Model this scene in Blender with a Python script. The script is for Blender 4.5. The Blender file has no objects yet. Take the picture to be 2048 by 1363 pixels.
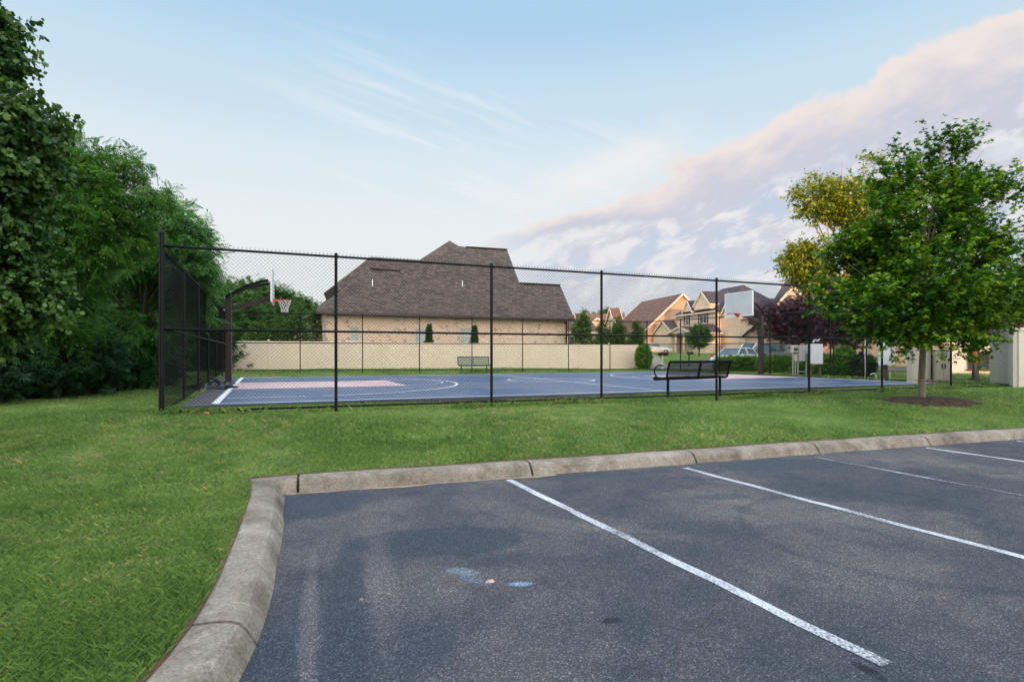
import bpy, math, random
import numpy as np
from mathutils import Vector, Matrix, noise as mnoise
from mathutils.geometry import delaunay_2d_cdt
R = math.radians
scene = bpy.context.scene
col = scene.collection
random.seed(7)
RNG = np.random.default_rng(7)

# ------------------------------------------------------------ camera, world, sun
F = 1112.0            # focal length in photo pixels (photo 2048 wide)
CX, HY = 1024.0, 706.0
EYE = 1.6
cam_d = bpy.data.cameras.new('camera'); cam = bpy.data.objects.new('camera', cam_d); col.objects.link(cam)
cam.location = (0, 0, EYE); cam.rotation_euler = (R(90), 0, 0)
cam_d.sensor_width = 36; cam_d.lens = 36 * F / 2048
cam_d.shift_y = (HY - 681.5) / 2048
cam_d.clip_start = 0.05; cam_d.clip_end = 3000
scene.camera = cam
scene.view_settings.view_transform = 'Standard'; scene.view_settings.look = 'None'
scene.view_settings.exposure = 0.0; scene.view_settings.gamma = 1.0
scene.view_settings.use_curve_mapping = False

SUN_EL = R(7.0)
SUN_DIR = Vector((0.10, -0.995, 0)).normalized()
sd = Vector((SUN_DIR.x * math.cos(SUN_EL), SUN_DIR.y * math.cos(SUN_EL), math.sin(SUN_EL)))
sun_d = bpy.data.lights.new('sun', 'SUN'); sun_d.energy = 4.6; sun_d.angle = R(0.5); sun_d.color = (1.0, 0.54, 0.26)
sun = bpy.data.objects.new('sun', sun_d); col.objects.link(sun)
sun.rotation_euler = sd.to_track_quat('Z', 'Y').to_euler()

world = bpy.data.worlds.new('World'); scene.world = world; world.use_nodes = True
def build_world():
    nt = world.node_tree; N = nt.nodes; L = nt.links
    N.clear()
    out = N.new('ShaderNodeOutputWorld'); bg = N.new('ShaderNodeBackground'); L.new(bg.outputs[0], out.inputs[0])
    sky = N.new('ShaderNodeTexSky'); sky.sky_type = 'NISHITA'; sky.sun_disc = False
    sky.sun_elevation = SUN_EL; sky.sun_rotation = math.atan2(SUN_DIR.x, SUN_DIR.y)
    sky.air_density = 1.0; sky.dust_density = 0.6; sky.ozone_density = 1.5
    tc = N.new('ShaderNodeTexCoord'); sep = N.new('ShaderNodeSeparateXYZ'); L.new(tc.outputs['Generated'], sep.inputs[0])
    def m(op, a, b=None, c=None, clamp=False):
        n = N.new('ShaderNodeMath'); n.operation = op; n.use_clamp = clamp
        for i, v in enumerate((a, b, c)):
            if v is None: continue
            if isinstance(v, (int, float)): n.inputs[i].default_value = v
            else: L.new(v, n.inputs[i])
        return n.outputs[0]
    def ss(x, lo, hi):
        n = N.new('ShaderNodeMapRange'); n.interpolation_type = 'SMOOTHSTEP'
        L.new(x, n.inputs[0]); n.inputs[1].default_value = lo; n.inputs[2].default_value = hi
        return n.outputs[0]
    def mix(f, a, b):
        n = N.new('ShaderNodeMix'); n.data_type = 'RGBA'
        if isinstance(f, (int, float)): n.inputs[0].default_value = f
        else: L.new(f, n.inputs[0])
        for i, v in ((6, a), (7, b)):
            if isinstance(v, tuple): n.inputs[i].default_value = (*v, 1)
            else: L.new(v, n.inputs[i])
        return n.outputs[2]
    def nz(vec, scale, detail=6, rough=.55, dist=0.0):
        n = N.new('ShaderNodeTexNoise'); n.inputs['Scale'].default_value = scale; n.inputs['Detail'].default_value = detail
        n.inputs['Roughness'].default_value = rough; n.inputs['Distortion'].default_value = dist; L.new(vec, n.inputs['Vector']); return n.outputs[0]
    y = m('MAXIMUM', sep.outputs[1], 0.12)
    a = m('DIVIDE', sep.outputs[0], y); b = m('DIVIDE', sep.outputs[2], y)
    el = m('MAXIMUM', sep.outputs[2], 0.0)
    # rotated coordinates along the cloud roll
    th = math.atan(.435); c_, s_ = math.cos(th), math.sin(th)
    p = m('ADD', m('MULTIPLY', a, c_), m('MULTIPLY', b, s_))
    q = m('ADD', m('MULTIPLY', a, -s_), m('MULTIPLY', b, c_))
    def vec(x, yv, z=0.0):
        n = N.new('ShaderNodeCombineXYZ')
        for i, v in enumerate((x, yv, z)):
            if isinstance(v, (int, float)): n.inputs[i].default_value = v
            else: L.new(v, n.inputs[i])
        return n.outputs[0]
    off = m('SUBTRACT', q, .205)                     # >0 above the roll's upper edge
    v1 = vec(p, m('MULTIPLY', q, 1.7), 3.1)
    n1 = nz(v1, 7.0, 8, .55, .3); n2 = nz(v1, 2.6, 4, .5); 
    v2 = vec(p, m('MULTIPLY', q, 2.8), 9.0); n3 = nz(v2, 3.2, 7, .56, .4)
    v3 = vec(m('MULTIPLY', p, 1.0), m('MULTIPLY', q, 2.2), 5.0); n4 = nz(v3, 11.0, 7, .6, .3)
    edge = m('ADD', off, m('MULTIPLY', m('SUBTRACT', n1, .5), -.15))
    edge = m('ADD', edge, m('MULTIPLY', m('SUBTRACT', n2, .5), -.10))
    dep = m('MULTIPLY', edge, -1.0)
    wid = ss(p, -.05, 1.1)
    mask = ss(dep, -.004, .020)
    mask = m('MULTIPLY', mask, ss(p, -.02, .16))
    # base sky: physical sky lifted by a thin high veil of cloud that thickens to the horizon
    skyc = N.new('ShaderNodeVectorMath'); skyc.operation = 'SCALE'; L.new(sky.outputs[0], skyc.inputs[0]); skyc.inputs[3].default_value = SKYGAIN
    r = N.new('ShaderNodeValToRGB'); L.new(el, r.inputs[0]); cr = r.color_ramp; cr.interpolation = 'EASE'
    stops = [(0.0, (.86, .88, .89)), (.20, (.86, .90, .92)), (.29, (.78, .87, .92)), (.40, (.62, .79, .92)), (.52, (.44, .68, .91)), (1, (.32, .55, .84))]
    while len(cr.elements) < len(stops): cr.elements.new(.5)
    for e_, (pos, c3) in zip(cr.elements, stops): e_.position = pos; e_.color = (*c3, 1)
    base = mix(.93, skyc.outputs[0], r.outputs[0])
    # cirrus streaks
    t2 = math.atan(-.36); c2, s2 = math.cos(t2), math.sin(t2)
    p2 = m('ADD', m('MULTIPLY', a, c2), m('MULTIPLY', b, s2)); q2 = m('ADD', m('MULTIPLY', a, -s2), m('MULTIPLY', b, c2))
    ci = nz(vec(m('MULTIPLY', p2, 1.3), m('MULTIPLY', q2, 15.0), 1.0), 1.9, 8, .62, .7)
    cim = m('MULTIPLY', ss(ci, .46, .70), m('MULTIPLY', ss(q2, .10, .25), m('SUBTRACT', 1.0, ss(q2, .34, .52))))
    cim = m('MULTIPLY', cim, ss(p2, -.75, -.25))
    base = mix(m('MULTIPLY', cim, .60), base, (.86, .89, .92))
    # bright white puffs left of the roll
    pf = nz(vec(m('MULTIPLY', a, 1.0), m('MULTIPLY', b, 2.6), 4.0), 3.4, 7, .55, .3)
    win = m('MULTIPLY', ss(off, -.03, .03), m('SUBTRACT', 1.0, ss(off, .03, .10)))
    win = m('MULTIPLY', win, ss(a, -.10, .15)); win = m('MULTIPLY', win, m('SUBTRACT', 1.0, ss(a, .22, .38)))
    base = mix(m('MULTIPLY', m('MULTIPLY', win, ss(pf, .36, .60)), .75), base, (.90, .88, .88))
    # cloud colours
    pink = (.88, .79, .76); lav = (.61, .61, .71); blue = (.55, .64, .78); lite = (.88, .85, .85)
    d1 = m('ADD', m('DIVIDE', dep, m('ADD', m('MULTIPLY', wid, .10), .035)), m('MULTIPLY', m('SUBTRACT', n4, .5), 1.1))
    top = mix(ss(d1, .1, 1.1), pink, lav)
    lower = mix(ss(n3, .42, .56), blue, lav)
    lower = mix(m('MULTIPLY', ss(n4, .46, .62), .85), lower, lite)
    cc = mix(ss(d1, .85, 1.7), top, lower)
    cc = mix(m('MULTIPLY', m('SUBTRACT', 1.0, ss(b, .0, .26)), .65), cc, (.72, .75, .80))
    # broken lower deck lets the pale sky through
    brk = m('MULTIPLY', ss(d1, .9, 1.6), m('MULTIPLY', ss(n3, .50, .66), .6))
    opa = m('MULTIPLY', mask, m('SUBTRACT', .97, brk))
    fin = mix(opa, base, cc)
    # unseen sunset side of the sky and zenith get added glow to light the ground
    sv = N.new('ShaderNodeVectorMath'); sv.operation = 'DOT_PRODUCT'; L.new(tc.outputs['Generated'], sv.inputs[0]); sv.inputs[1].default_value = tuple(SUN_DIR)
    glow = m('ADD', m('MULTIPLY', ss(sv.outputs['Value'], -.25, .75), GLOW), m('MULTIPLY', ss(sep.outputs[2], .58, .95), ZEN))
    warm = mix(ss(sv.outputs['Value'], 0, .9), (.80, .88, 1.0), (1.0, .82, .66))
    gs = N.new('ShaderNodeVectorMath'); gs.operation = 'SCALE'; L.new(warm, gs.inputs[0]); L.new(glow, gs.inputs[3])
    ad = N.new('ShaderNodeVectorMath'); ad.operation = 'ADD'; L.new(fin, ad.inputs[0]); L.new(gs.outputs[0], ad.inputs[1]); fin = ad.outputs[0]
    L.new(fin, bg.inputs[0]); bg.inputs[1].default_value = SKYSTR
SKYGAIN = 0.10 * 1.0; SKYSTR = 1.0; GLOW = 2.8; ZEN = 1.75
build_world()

# ------------------------------------------------------------ helpers
def W(x, y, d):
    """photo pixel + distance along the view axis -> world point"""
    return Vector(((x - CX) / F * d, d, EYE + (HY - y) / F * d))
def G(x, y, z):
    """photo pixel on a horizontal plane z"""
    d = (z - EYE) * F / (HY - y); return Vector(((x - CX) / F * d, d, z))

def tag(o, label=None, cat=None, group=None, kind=None):
    if label: o['label'] = label
    if cat: o['category'] = cat
    if group: o['group'] = group
    if kind: o['kind'] = kind
    return o
def empty(name, loc, rz=0, label=None, cat=None, group=None):
    o = bpy.data.objects.new(name, None); col.objects.link(o); o.location = loc; o.rotation_euler = (0, 0, rz)
    o.empty_display_size = .3
    return tag(o, label, cat, group)
def link(name, me, mat, parent=None):
    o = bpy.data.objects.new(name, me); col.objects.link(o)
    if mat is not None:
        for m_ in (mat if isinstance(mat, (list, tuple)) else [mat]): me.materials.append(m_)
    if parent: o.parent = parent
    return o

class MB:
    def __init__(s): s.v = []; s.f = []; s.mi = []
    def face(s, pts, mi=0):
        i = len(s.v); s.v += [tuple(p) for p in pts]; s.f.append(tuple(range(i, i + len(pts)))); s.mi.append(mi)
    def add(s, V, Fc, mi=0):
        i = len(s.v); s.v += [tuple(p) for p in V]
        for f in Fc: s.f.append(tuple(i + k for k in f)); s.mi.append(mi)
        return s
    def box(s, c, size, rz=0, M=None, mi=0):
        a, b, h = (k / 2 for k in size)
        V = [Vector((x * a, y * b, z * h)) for x in (-1, 1) for y in (-1, 1) for z in (-1, 1)]
        R_ = Matrix.Rotation(rz, 3, 'Z') if M is None else M
        V = [R_ @ v + Vector(c) for v in V]
        return s.add(V, [(0, 1, 3, 2), (4, 6, 7, 5), (0, 4, 5, 1), (2, 3, 7, 6), (0, 2, 6, 4), (1, 5, 7, 3)], mi)
    def bbox(s, x0, x1, y0, y1, z0, z1, mi=0): return s.box(((x0 + x1) / 2, (y0 + y1) / 2, (z0 + z1) / 2), (abs(x1 - x0), abs(y1 - y0), abs(z1 - z0)), mi=mi)
    def bar(s, p0, p1, w, h=None, mi=0):
        p0 = Vector(p0); p1 = Vector(p1); d = p1 - p0; L_ = d.length
        if L_ < 1e-6: return s
        y = d / L_; up = Vector((0, 0, 1)) if abs(y.z) < .98 else Vector((0, 1, 0))
        x = y.cross(up).normalized(); z = x.cross(y)
        M = Matrix((x, y, z)).transposed()
        return s.box((p0 + p1) / 2, (w, L_, h or w), M=M, mi=mi)
    def tube(s, pts, rad, n=8, caps=True, mi=0):
        pts = [Vector(p) for p in pts]
        if not isinstance(rad, (list, tuple)): rad = [rad] * len(pts)
        rings = []; t0 = (pts[1] - pts[0]).normalized(); up = Vector((0, 0, 1)) if abs(t0.z) < .9 else Vector((1, 0, 0))
        x = t0.cross(up).normalized()
        for i, p in enumerate(pts):
            t = (pts[min(i + 1, len(pts) - 1)] - pts[max(i - 1, 0)]).normalized()
            x = (x - t * x.dot(t)).normalized(); y = t.cross(x)
            rings.append([p + (x * math.cos(2 * math.pi * k / n) + y * math.sin(2 * math.pi * k / n)) * rad[i] for k in range(n)])
        V = [q for r_ in rings for q in r_]; Fc = []
        for i in range(len(pts) - 1):
            for k in range(n):
                a = i * n + k; b = i * n + (k + 1) % n; Fc.append((a, b, b + n, a + n))
        if caps: Fc.append(tuple(range(n - 1, -1, -1))); Fc.append(tuple((len(pts) - 1) * n + k for k in range(n)))
        return s.add(V, Fc, mi)
    def prism(s, poly, y0, y1, mi=0, axis='y'):
        """poly in (x,z), extruded from y0 to y1"""
        n = len(poly)
        if axis == 'y': V = [(x, y0, z) for x, z in poly] + [(x, y1, z) for x, z in poly]
        else: V = [(y0, x, z) for x, z in poly] + [(y1, x, z) for x, z in poly]
        return s.add(V, [tuple(range(n)), tuple(range(2 * n - 1, n - 1, -1))] + [(i, i + n, (i + 1) % n + n, (i + 1) % n) for i in range(n)], mi)
    def lathe(s, prof, n=16, c=(0, 0, 0), M=None, mi=0):
        V = []; Fc = []
        for r_, z in prof:
            for k in range(n):
                p = Vector((r_ * math.cos(2 * math.pi * k / n), r_ * math.sin(2 * math.pi * k / n), z))
                if M is not None: p = M @ p
                V.append(p + Vector(c))
        for i in range(len(prof) - 1):
            for k in range(n):
                a = i * n + k; b = i * n + (k + 1) % n; Fc.append((a, b, b + n, a + n))
        return s.add(V, Fc, mi)
    def build(s, name, mat, parent=None, bevel=0, smooth=False):
        me = bpy.data.meshes.new(name); me.from_pydata(s.v, [], s.f)
        o = link(name, me, mat, parent)
        if any(s.mi): me.polygons.foreach_set('material_index', s.mi)
        if bevel:
            import bmesh
            bm = bmesh.new(); bm.from_mesh(me); bmesh.ops.remove_doubles(bm, verts=bm.verts, dist=1e-5)
            bmesh.ops.recalc_face_normals(bm, faces=bm.faces); bm.to_mesh(me); bm.free()
            b = o.modifiers.new('bevel', 'BEVEL'); b.width = bevel; b.segments = 2; b.limit_method = 'ANGLE'
        if smooth:
            me.polygons.foreach_set('use_smooth', [True] * len(me.polygons))
        me.update(); return o

def arr_mesh(name, V, Fc, mat, parent=None, tint=None):
    """numpy vertices + uniform polygons"""
    me = bpy.data.meshes.new(name); V = np.asarray(V, np.float32); Fc = np.asarray(Fc, np.int32); k = Fc.shape[1]
    me.vertices.add(len(V)); me.vertices.foreach_set('co', V.ravel())
    me.loops.add(Fc.size); me.loops.foreach_set('vertex_index', Fc.ravel())
    me.polygons.add(len(Fc)); me.polygons.foreach_set('loop_start', np.arange(0, Fc.size, k, dtype=np.int32))
    if tint is not None:
        at = me.attributes.new('tint', 'FLOAT', 'POINT'); at.data.foreach_set('value', np.asarray(tint, np.float32))
    me.update(calc_edges=True); me.validate()
    return link(name, me, mat, parent)

def copy_tree(o, parent=None):
    c = o.copy(); col.objects.link(c); c.parent = parent
    for ch in list(o.children): copy_tree(ch, c)
    return c

# ------------------------------------------------------------ materials
MATS = {}
def newmat(name):
    m_ = bpy.data.materials.new(name); m_.use_nodes = True; MATS[name] = m_
    return m_, m_.node_tree.nodes, m_.node_tree.links, m_.node_tree.nodes['Principled BSDF']
def ramp(N, L, src, stops, interp='LINEAR'):
    r = N.new('ShaderNodeValToRGB'); cr = r.color_ramp; cr.interpolation = interp
    while len(cr.elements) < len(stops): cr.elements.new(.5)
    for e_, (p, c) in zip(cr.elements, stops): e_.position = p; e_.color = (*c, 1) if len(c) == 3 else c
    L.new(src, r.inputs[0]); return r.outputs[0]
def tnoise(N, L, vec, scale, detail=4, rough=.55, dist=0):
    n = N.new('ShaderNodeTexNoise'); n.inputs['Scale'].default_value = scale; n.inputs['Detail'].default_value = detail
    n.inputs['Roughness'].default_value = rough; n.inputs['Distortion'].default_value = dist
    L.new(vec, n.inputs['Vector']); return n.outputs[0]
def cmix(N, L, f, a, b, mode='MIX'):
    n = N.new('ShaderNodeMix'); n.data_type = 'RGBA'; n.blend_type = mode
    if isinstance(f, (int, float)): n.inputs[0].default_value = f
    else: L.new(f, n.inputs[0])
    for i, v in ((6, a), (7, b)):
        if isinstance(v, tuple): n.inputs[i].default_value = (*v, 1)
        else: L.new(v, n.inputs[i])
    return n.outputs[2]
def bump(N, L, P, h, strength=.3, dist=.01):
    b = N.new('ShaderNodeBump'); b.inputs['Strength'].default_value = strength; b.inputs['Distance'].default_value = dist
    L.new(h, b.inputs['Height']); L.new(b.outputs[0], P.inputs['Normal'])
def objco(N): return N.new('ShaderNodeTexCoord').outputs['Object']

def paint(name, c, rough=.5, var=.12, scale=6, metal=0.0, bmp=.1, spec=.5):
    m_, N, L, P = newmat(name); co = objco(N)
    f = tnoise(N, L, co, scale, 5)
    lo = tuple(x * (1 - var) for x in c); hi = tuple(min(1, x * (1 + var)) for x in c)
    L.new(ramp(N, L, f, [(.3, lo), (.7, hi)]), P.inputs['Base Color'])
    P.inputs['Roughness'].default_value = rough; P.inputs['Metallic'].default_value = metal
    P.inputs['Specular IOR Level'].default_value = spec
    if bmp: bump(N, L, P, tnoise(N, L, co, scale * 12, 3), bmp, .004)
    return m_
def brickmat(name, c1, c2, mortar, bw=.21, bh=.075, ms=.012, rough=.85, var=.35, flip=False, patch=None):
    m_, N, L, P = newmat(name); co = objco(N)
    s = N.new('ShaderNodeSeparateXYZ'); L.new(co, s.inputs[0])
    a = N.new('ShaderNodeMath'); a.operation = 'ADD'; L.new(s.outputs[0], a.inputs[0]); L.new(s.outputs[1], a.inputs[1])
    c = N.new('ShaderNodeCombineXYZ'); L.new(a.outputs[0], c.inputs[0]); L.new(s.outputs[2], c.inputs[1])
    b = N.new('ShaderNodeTexBrick'); L.new(c.outputs[0], b.inputs['Vector'])
    b.inputs['Color1'].default_value = (*c1, 1); b.inputs['Color2'].default_value = (*c2, 1); b.inputs['Mortar'].default_value = (*mortar, 1)
    b.inputs['Scale'].default_value = 1; b.inputs['Mortar Size'].default_value = ms; b.inputs['Brick Width'].default_value = bw; b.inputs['Row Height'].default_value = bh
    b.inputs['Bias'].default_value = 0.0
    big = tnoise(N, L, co, .7, 4)
    cc = cmix(N, L, .5, b.outputs[0], ramp(N, L, big, [(.3, (.5, .5, .5)), (.7, (.62, .6, .58))]), 'OVERLAY')
    if patch:
        w = N.new('ShaderNodeTexBrick'); L.new(c.outputs[0], w.inputs['Vector']); w.inputs['Color1'].default_value = (0, 0, 0, 1); w.inputs['Color2'].default_value = (1, 1, 1, 1)
        w.inputs['Mortar'].default_value = (0, 0, 0, 1); w.inputs['Scale'].default_value = 1; w.inputs['Mortar Size'].default_value = ms; w.inputs['Brick Width'].default_value = bw; w.inputs['Row Height'].default_value = bh
        cl = tnoise(N, L, co, 1.6, 3); mu = N.new('ShaderNodeMath'); mu.operation = 'MULTIPLY'; L.new(ramp(N, L, w.outputs[0], [(.72, (0, 0, 0)), (.8, (1, 1, 1))]), mu.inputs[0])
        L.new(ramp(N, L, cl, [(.5, (0, 0, 0)), (.6, (1, 1, 1))]), mu.inputs[1])
        cc = cmix(N, L, mu.outputs[0], cc, patch)
    L.new(cc, P.inputs['Base Color']); P.inputs['Roughness'].default_value = rough
    bump(N, L, P, b.outputs['Fac'], -.4, .01)
    return m_
def leafmat(name, dark, mid, light, trans=.35, rough=.55, rare=None):
    m_, N, L, P = newmat(name)
    at = N.new('ShaderNodeAttribute'); at.attribute_name = 'tint'
    st = [(0.0, dark), (.5, mid), (.92, light)]
    if rare: st += [(.965, rare), (1.0, rare)]
    c = ramp(N, L, at.outputs['Fac'], st)
    L.new(c, P.inputs['Base Color']); P.inputs['Roughness'].default_value = rough; P.inputs['Specular IOR Level'].default_value = .35
    T = N.new('ShaderNodeBsdfTranslucent'); tc = cmix(N, L, 1.0, c, (1.0, 1.0, .45), 'MULTIPLY'); L.new(tc, T.inputs[0])
    mx = N.new('ShaderNodeMixShader'); mx.inputs[0].default_value = trans
    L.new(P.outputs[0], mx.inputs[1]); L.new(T.outputs[0], mx.inputs[2])
    L.new(mx.outputs[0], N['Material Output'].inputs[0])
    return m_
def glassmat(name, c=(.03, .04, .05), rough=.08):
    m_, N, L, P = newmat(name); co = objco(N)
    L.new(ramp(N, L, tnoise(N, L, co, 1.5, 2), [(.3, c), (.7, tuple(x * 2.2 for x in c))]), P.inputs['Base Color'])
    P.inputs['Roughness'].default_value = rough; P.inputs['Specular IOR Level'].default_value = .8
    return m_

# ground greens share one large-scale pattern between blades and soil
def turf_color(N, L, dark=1.0):
    geo = N.new('ShaderNodeNewGeometry'); p = geo.outputs['Position']
    n1 = tnoise(N, L, p, .55, 5, .6, .4); n2 = tnoise(N, L, p, 3.1, 4, .6); n3 = tnoise(N, L, p, .13, 3)
    g = ramp(N, L, n1, [(.30, (.105, .205, .044)), (.5, (.162, .282, .066)), (.70, (.240, .350, .10))])
    n4 = tnoise(N, L, p, 1.7, 5, .65, .8)
    g = cmix(N, L, .9, g, ramp(N, L, n4, [(.34, (.62, .74, .60)), (.46, (.94, .96, .92)), (.55, (1.04, 1.02, 1.0)), (.68, (1.28, 1.14, 1.15))]), 'MULTIPLY')
    w = ramp(N, L, n2, [(.50, (0, 0, 0)), (.74, (1, 1, 1))])
    w2 = ramp(N, L, n3, [(.42, (0, 0, 0)), (.60, (1, 1, 1))])
    mu = N.new('ShaderNodeMath'); mu.operation = 'MULTIPLY'; L.new(w, mu.inputs[0]); L.new(w2, mu.inputs[1])
    mu2 = N.new('ShaderNodeMath'); mu2.operation = 'MULTIPLY'; L.new(mu.outputs[0], mu2.inputs[0]); mu2.inputs[1].default_value = .75
    c = cmix(N, L, mu2.outputs[0], g, (.46, .38, .19))
    if dark != 1: c = cmix(N, L, 1.0, c, (dark, dark, dark), 'MULTIPLY')
    return c, p
def mat_turf():
    m_, N, L, P = newmat('turf'); c, p = turf_color(N, L, .70)
    n = tnoise(N, L, p, 38, 4, .7)
    c = cmix(N, L, .85, c, ramp(N, L, n, [(.28, (.35, .33, .30)), (.5, (.85, .85, .8)), (.72, (1.25, 1.2, 1.1))]), 'MULTIPLY')
    L.new(c, P.inputs['Base Color']); P.inputs['Roughness'].default_value = .95; P.inputs['Specular IOR Level'].default_value = .1
    bump(N, L, P, n, .9, .04); return m_
def mat_blade():
    m_, N, L, P = newmat('grass_blade'); c, p = turf_color(N, L)
    at = N.new('ShaderNodeAttribute'); at.attribute_name = 'tint'
    t = ramp(N, L, at.outputs['Fac'], [(0, (.55, .62, .65)), (.5, (1, 1, 1)), (.90, (1.35, 1.25, 1.25)), (.965, (1.5, 1.35, 1.3)), (.98, (2.6, 1.5, 2.2)), (1, (2.6, 1.6, 2.4))])
    c = cmix(N, L, 1.0, c, t, 'MULTIPLY')
    L.new(c, P.inputs['Base Color']); P.inputs['Roughness'].default_value = .6; P.inputs['Specular IOR Level'].default_value = .3
    T = N.new('ShaderNodeBsdfTranslucent'); L.new(c, T.inputs[0]); mx = N.new('ShaderNodeMixShader'); mx.inputs[0].default_value = .3
    L.new(P.outputs[0], mx.inputs[1]); L.new(T.outputs[0], mx.inputs[2]); L.new(mx.outputs[0], N['Material Output'].inputs[0])
    return m_
def mth(N, L, op, a, b=None, c=None):
    n = N.new('ShaderNodeMath'); n.operation = op
    for i, v in enumerate((a, b, c)):
        if v is None: continue
        if isinstance(v, (int, float)): n.inputs[i].default_value = v
        else: L.new(v, n.inputs[i])
    return n.outputs[0]
def spot(N, L, p, cx, cy, rx, ry, ang=0, soft=.25, dist=.35, nscale=3):
    """0..1 mask of an irregular patch on the ground"""
    mp = N.new('ShaderNodeMapping'); mp.vector_type = 'TEXTURE'; mp.inputs['Location'].default_value = (cx, cy, 0); mp.inputs['Rotation'].default_value = (0, 0, ang)
    mp.inputs['Scale'].default_value = (rx, ry, 1); L.new(p, mp.inputs['Vector'])
    s = N.new('ShaderNodeSeparateXYZ'); L.new(mp.outputs[0], s.inputs[0])
    r2 = mth(N, L, 'SQRT', mth(N, L, 'ADD', mth(N, L, 'MULTIPLY', s.outputs[0], s.outputs[0]), mth(N, L, 'MULTIPLY', s.outputs[1], s.outputs[1])))
    r2 = mth(N, L, 'ADD', r2, mth(N, L, 'MULTIPLY', mth(N, L, 'SUBTRACT', tnoise(N, L, p, nscale, 5, .6), .5), dist * 2))
    n = N.new('ShaderNodeMapRange'); n.interpolation_type = 'SMOOTHSTEP'; L.new(r2, n.inputs[0]); n.inputs[1].default_value = 1 + soft; n.inputs[2].default_value = 1 - soft
    return n.outputs[0]
def mat_asphalt():
    m_, N, L, P = newmat('asphalt'); p = N.new('ShaderNodeNewGeometry').outputs['Position']
    big = tnoise(N, L, p, .55, 6, .58, .6); mid = tnoise(N, L, p, 2.3, 6, .65, .4)
    c = ramp(N, L, big, [(.34, (.040, .046, .057)), (.47, (.053, .058, .067)), (.53, (.072, .072, .077)), (.68, (.105, .100, .100))])
    c = cmix(N, L, .55, c, ramp(N, L, mid, [(.36, (.62, .68, .76)), (.47, (.95, .97, 1)), (.53, (1.08, 1.05, 1.03)), (.68, (1.45, 1.33, 1.26))]), 'MULTIPLY')
    masks = [  # dark damp-looking sealer patches, tyre wear and pale stains
        ((-.62, 4.75, .75, .36, .10, .10, .22, 1.6), (.030, .042, .055), .78),
        ((-.95, 3.0, .75, .5, .3, .4, .4, 1.2), (.030, .040, .058), .7),
        ((-2.15, 5.9, .7, .5, .4, .3, .3, 1.5), (.028, .040, .062), .7),
        ((-1.02, 3.5, .11, 1.3, .30, .35, .35, 2.0), (.034, .042, .056), .75),
        ((-1.22, 3.35, .05, .9, .33, .6, .5, 3), (.14, .13, .13), .5), ((-.95, 4.0, .10, 1.0, .27, .6, .5, 3), (.13, .12, .12), .35), ((.55, 5.2, .5, .10, -.5, .5, .6, 3), (.13, .12, .12), .4),
        ((-.36, 4.08, .13, .07, -.35, .25, .4, 6), (.14, .17, .21), .75),
        ((-.27, 3.93, .16, .03, -.6, .4, .4, 6), (.09, .12, .18), .7),
        ((.055, 3.86, .075, .03, .1, .6, .25, 8), (.20, .28, .40), .8),
        ((.60, 3.33, .07, .035, .2, .35, .4, 9), (.012, .015, .02), .9),
        ((1.80, 2.80, .035, .09, .3, .35, .5, 9), (.010, .014, .02), .95),
        ((-.36, 4.42, .07, .03, .0, .4, .4, 8), (.03, .035, .04), .8),
        ((3.9, 8.0, 1.1, .40, .25, .12, .25, 1.4), (.036, .050, .066), .75),
        ((9.2, 9.9, 1.2, .4, .3, .3, .3, 1.4), (.036, .048, .064), .6),
        ((2.3, 6.2, .35, .12, .1, .3, .4, 3), (.038, .048, .062), .6),
        ((1.35, 7.35, .9, .14, .3, .4, .3, 2), (.036, .047, .06), .6)]
    for a, cc, k in masks:
        c = cmix(N, L, mth(N, L, 'MULTIPLY', spot(N, L, p, *a), k), c, cc)
    # curved tyre scuffs
    for cx, cy, r0, w, k in ((3.4, 5.0, 1.25, .10, .5), (6.4, 5.9, 1.5, .10, .45), (2.2, 4.9, 2.2, .05, .35), (1.0, 9.5, 4.6, .09, .3)):
        mp = N.new('ShaderNodeVectorMath'); mp.operation = 'DISTANCE'; L.new(p, mp.inputs[0]); mp.inputs[1].default_value = (cx, cy, 0)
        dd = mth(N, L, 'ABSOLUTE', mth(N, L, 'SUBTRACT', mp.outputs['Value'], r0))
        dd = mth(N, L, 'ADD', dd, mth(N, L, 'MULTIPLY', mth(N, L, 'SUBTRACT', mid, .5), .25))
        n = N.new('ShaderNodeMapRange'); n.interpolation_type = 'SMOOTHSTEP'; L.new(dd, n.inputs[0]); n.inputs[1].default_value = w; n.inputs[2].default_value = 0
        c = cmix(N, L, mth(N, L, 'MULTIPLY', n.outputs[0], k), c, (.035, .043, .055))
    g = N.new('ShaderNodeTexVoronoi'); g.inputs['Scale'].default_value = 150; L.new(p, g.inputs['Vector'])
    sp = N.new('ShaderNodeSeparateColor'); L.new(g.outputs['Color'], sp.inputs[0])
    st = ramp(N, L, sp.outputs[0], [(0, (.42, .43, .45)), (.5, (.84, .84, .86)), (.80, (1.3, 1.27, 1.24)), (.93, (2.3, 2.2, 2.1)), (1, (3.9, 3.7, 3.5))])
    c = cmix(N, L, .80, c, st, 'MULTIPLY')
    fine = tnoise(N, L, p, 260, 2, .6)
    c = cmix(N, L, .5, c, ramp(N, L, fine, [(.35, (.55, .55, .55)), (.65, (1.4, 1.4, 1.4))]), 'MULTIPLY')
    L.new(c, P.inputs['Base Color'])
    L.new(ramp(N, L, big, [(.35, (.62, .62, .62)), (.6, (.82, .82, .82))]), P.inputs['Roughness']); P.inputs['Specular IOR Level'].default_value = .22
    bump(N, L, P, g.outputs['Distance'], .55, .008); return m_
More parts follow.
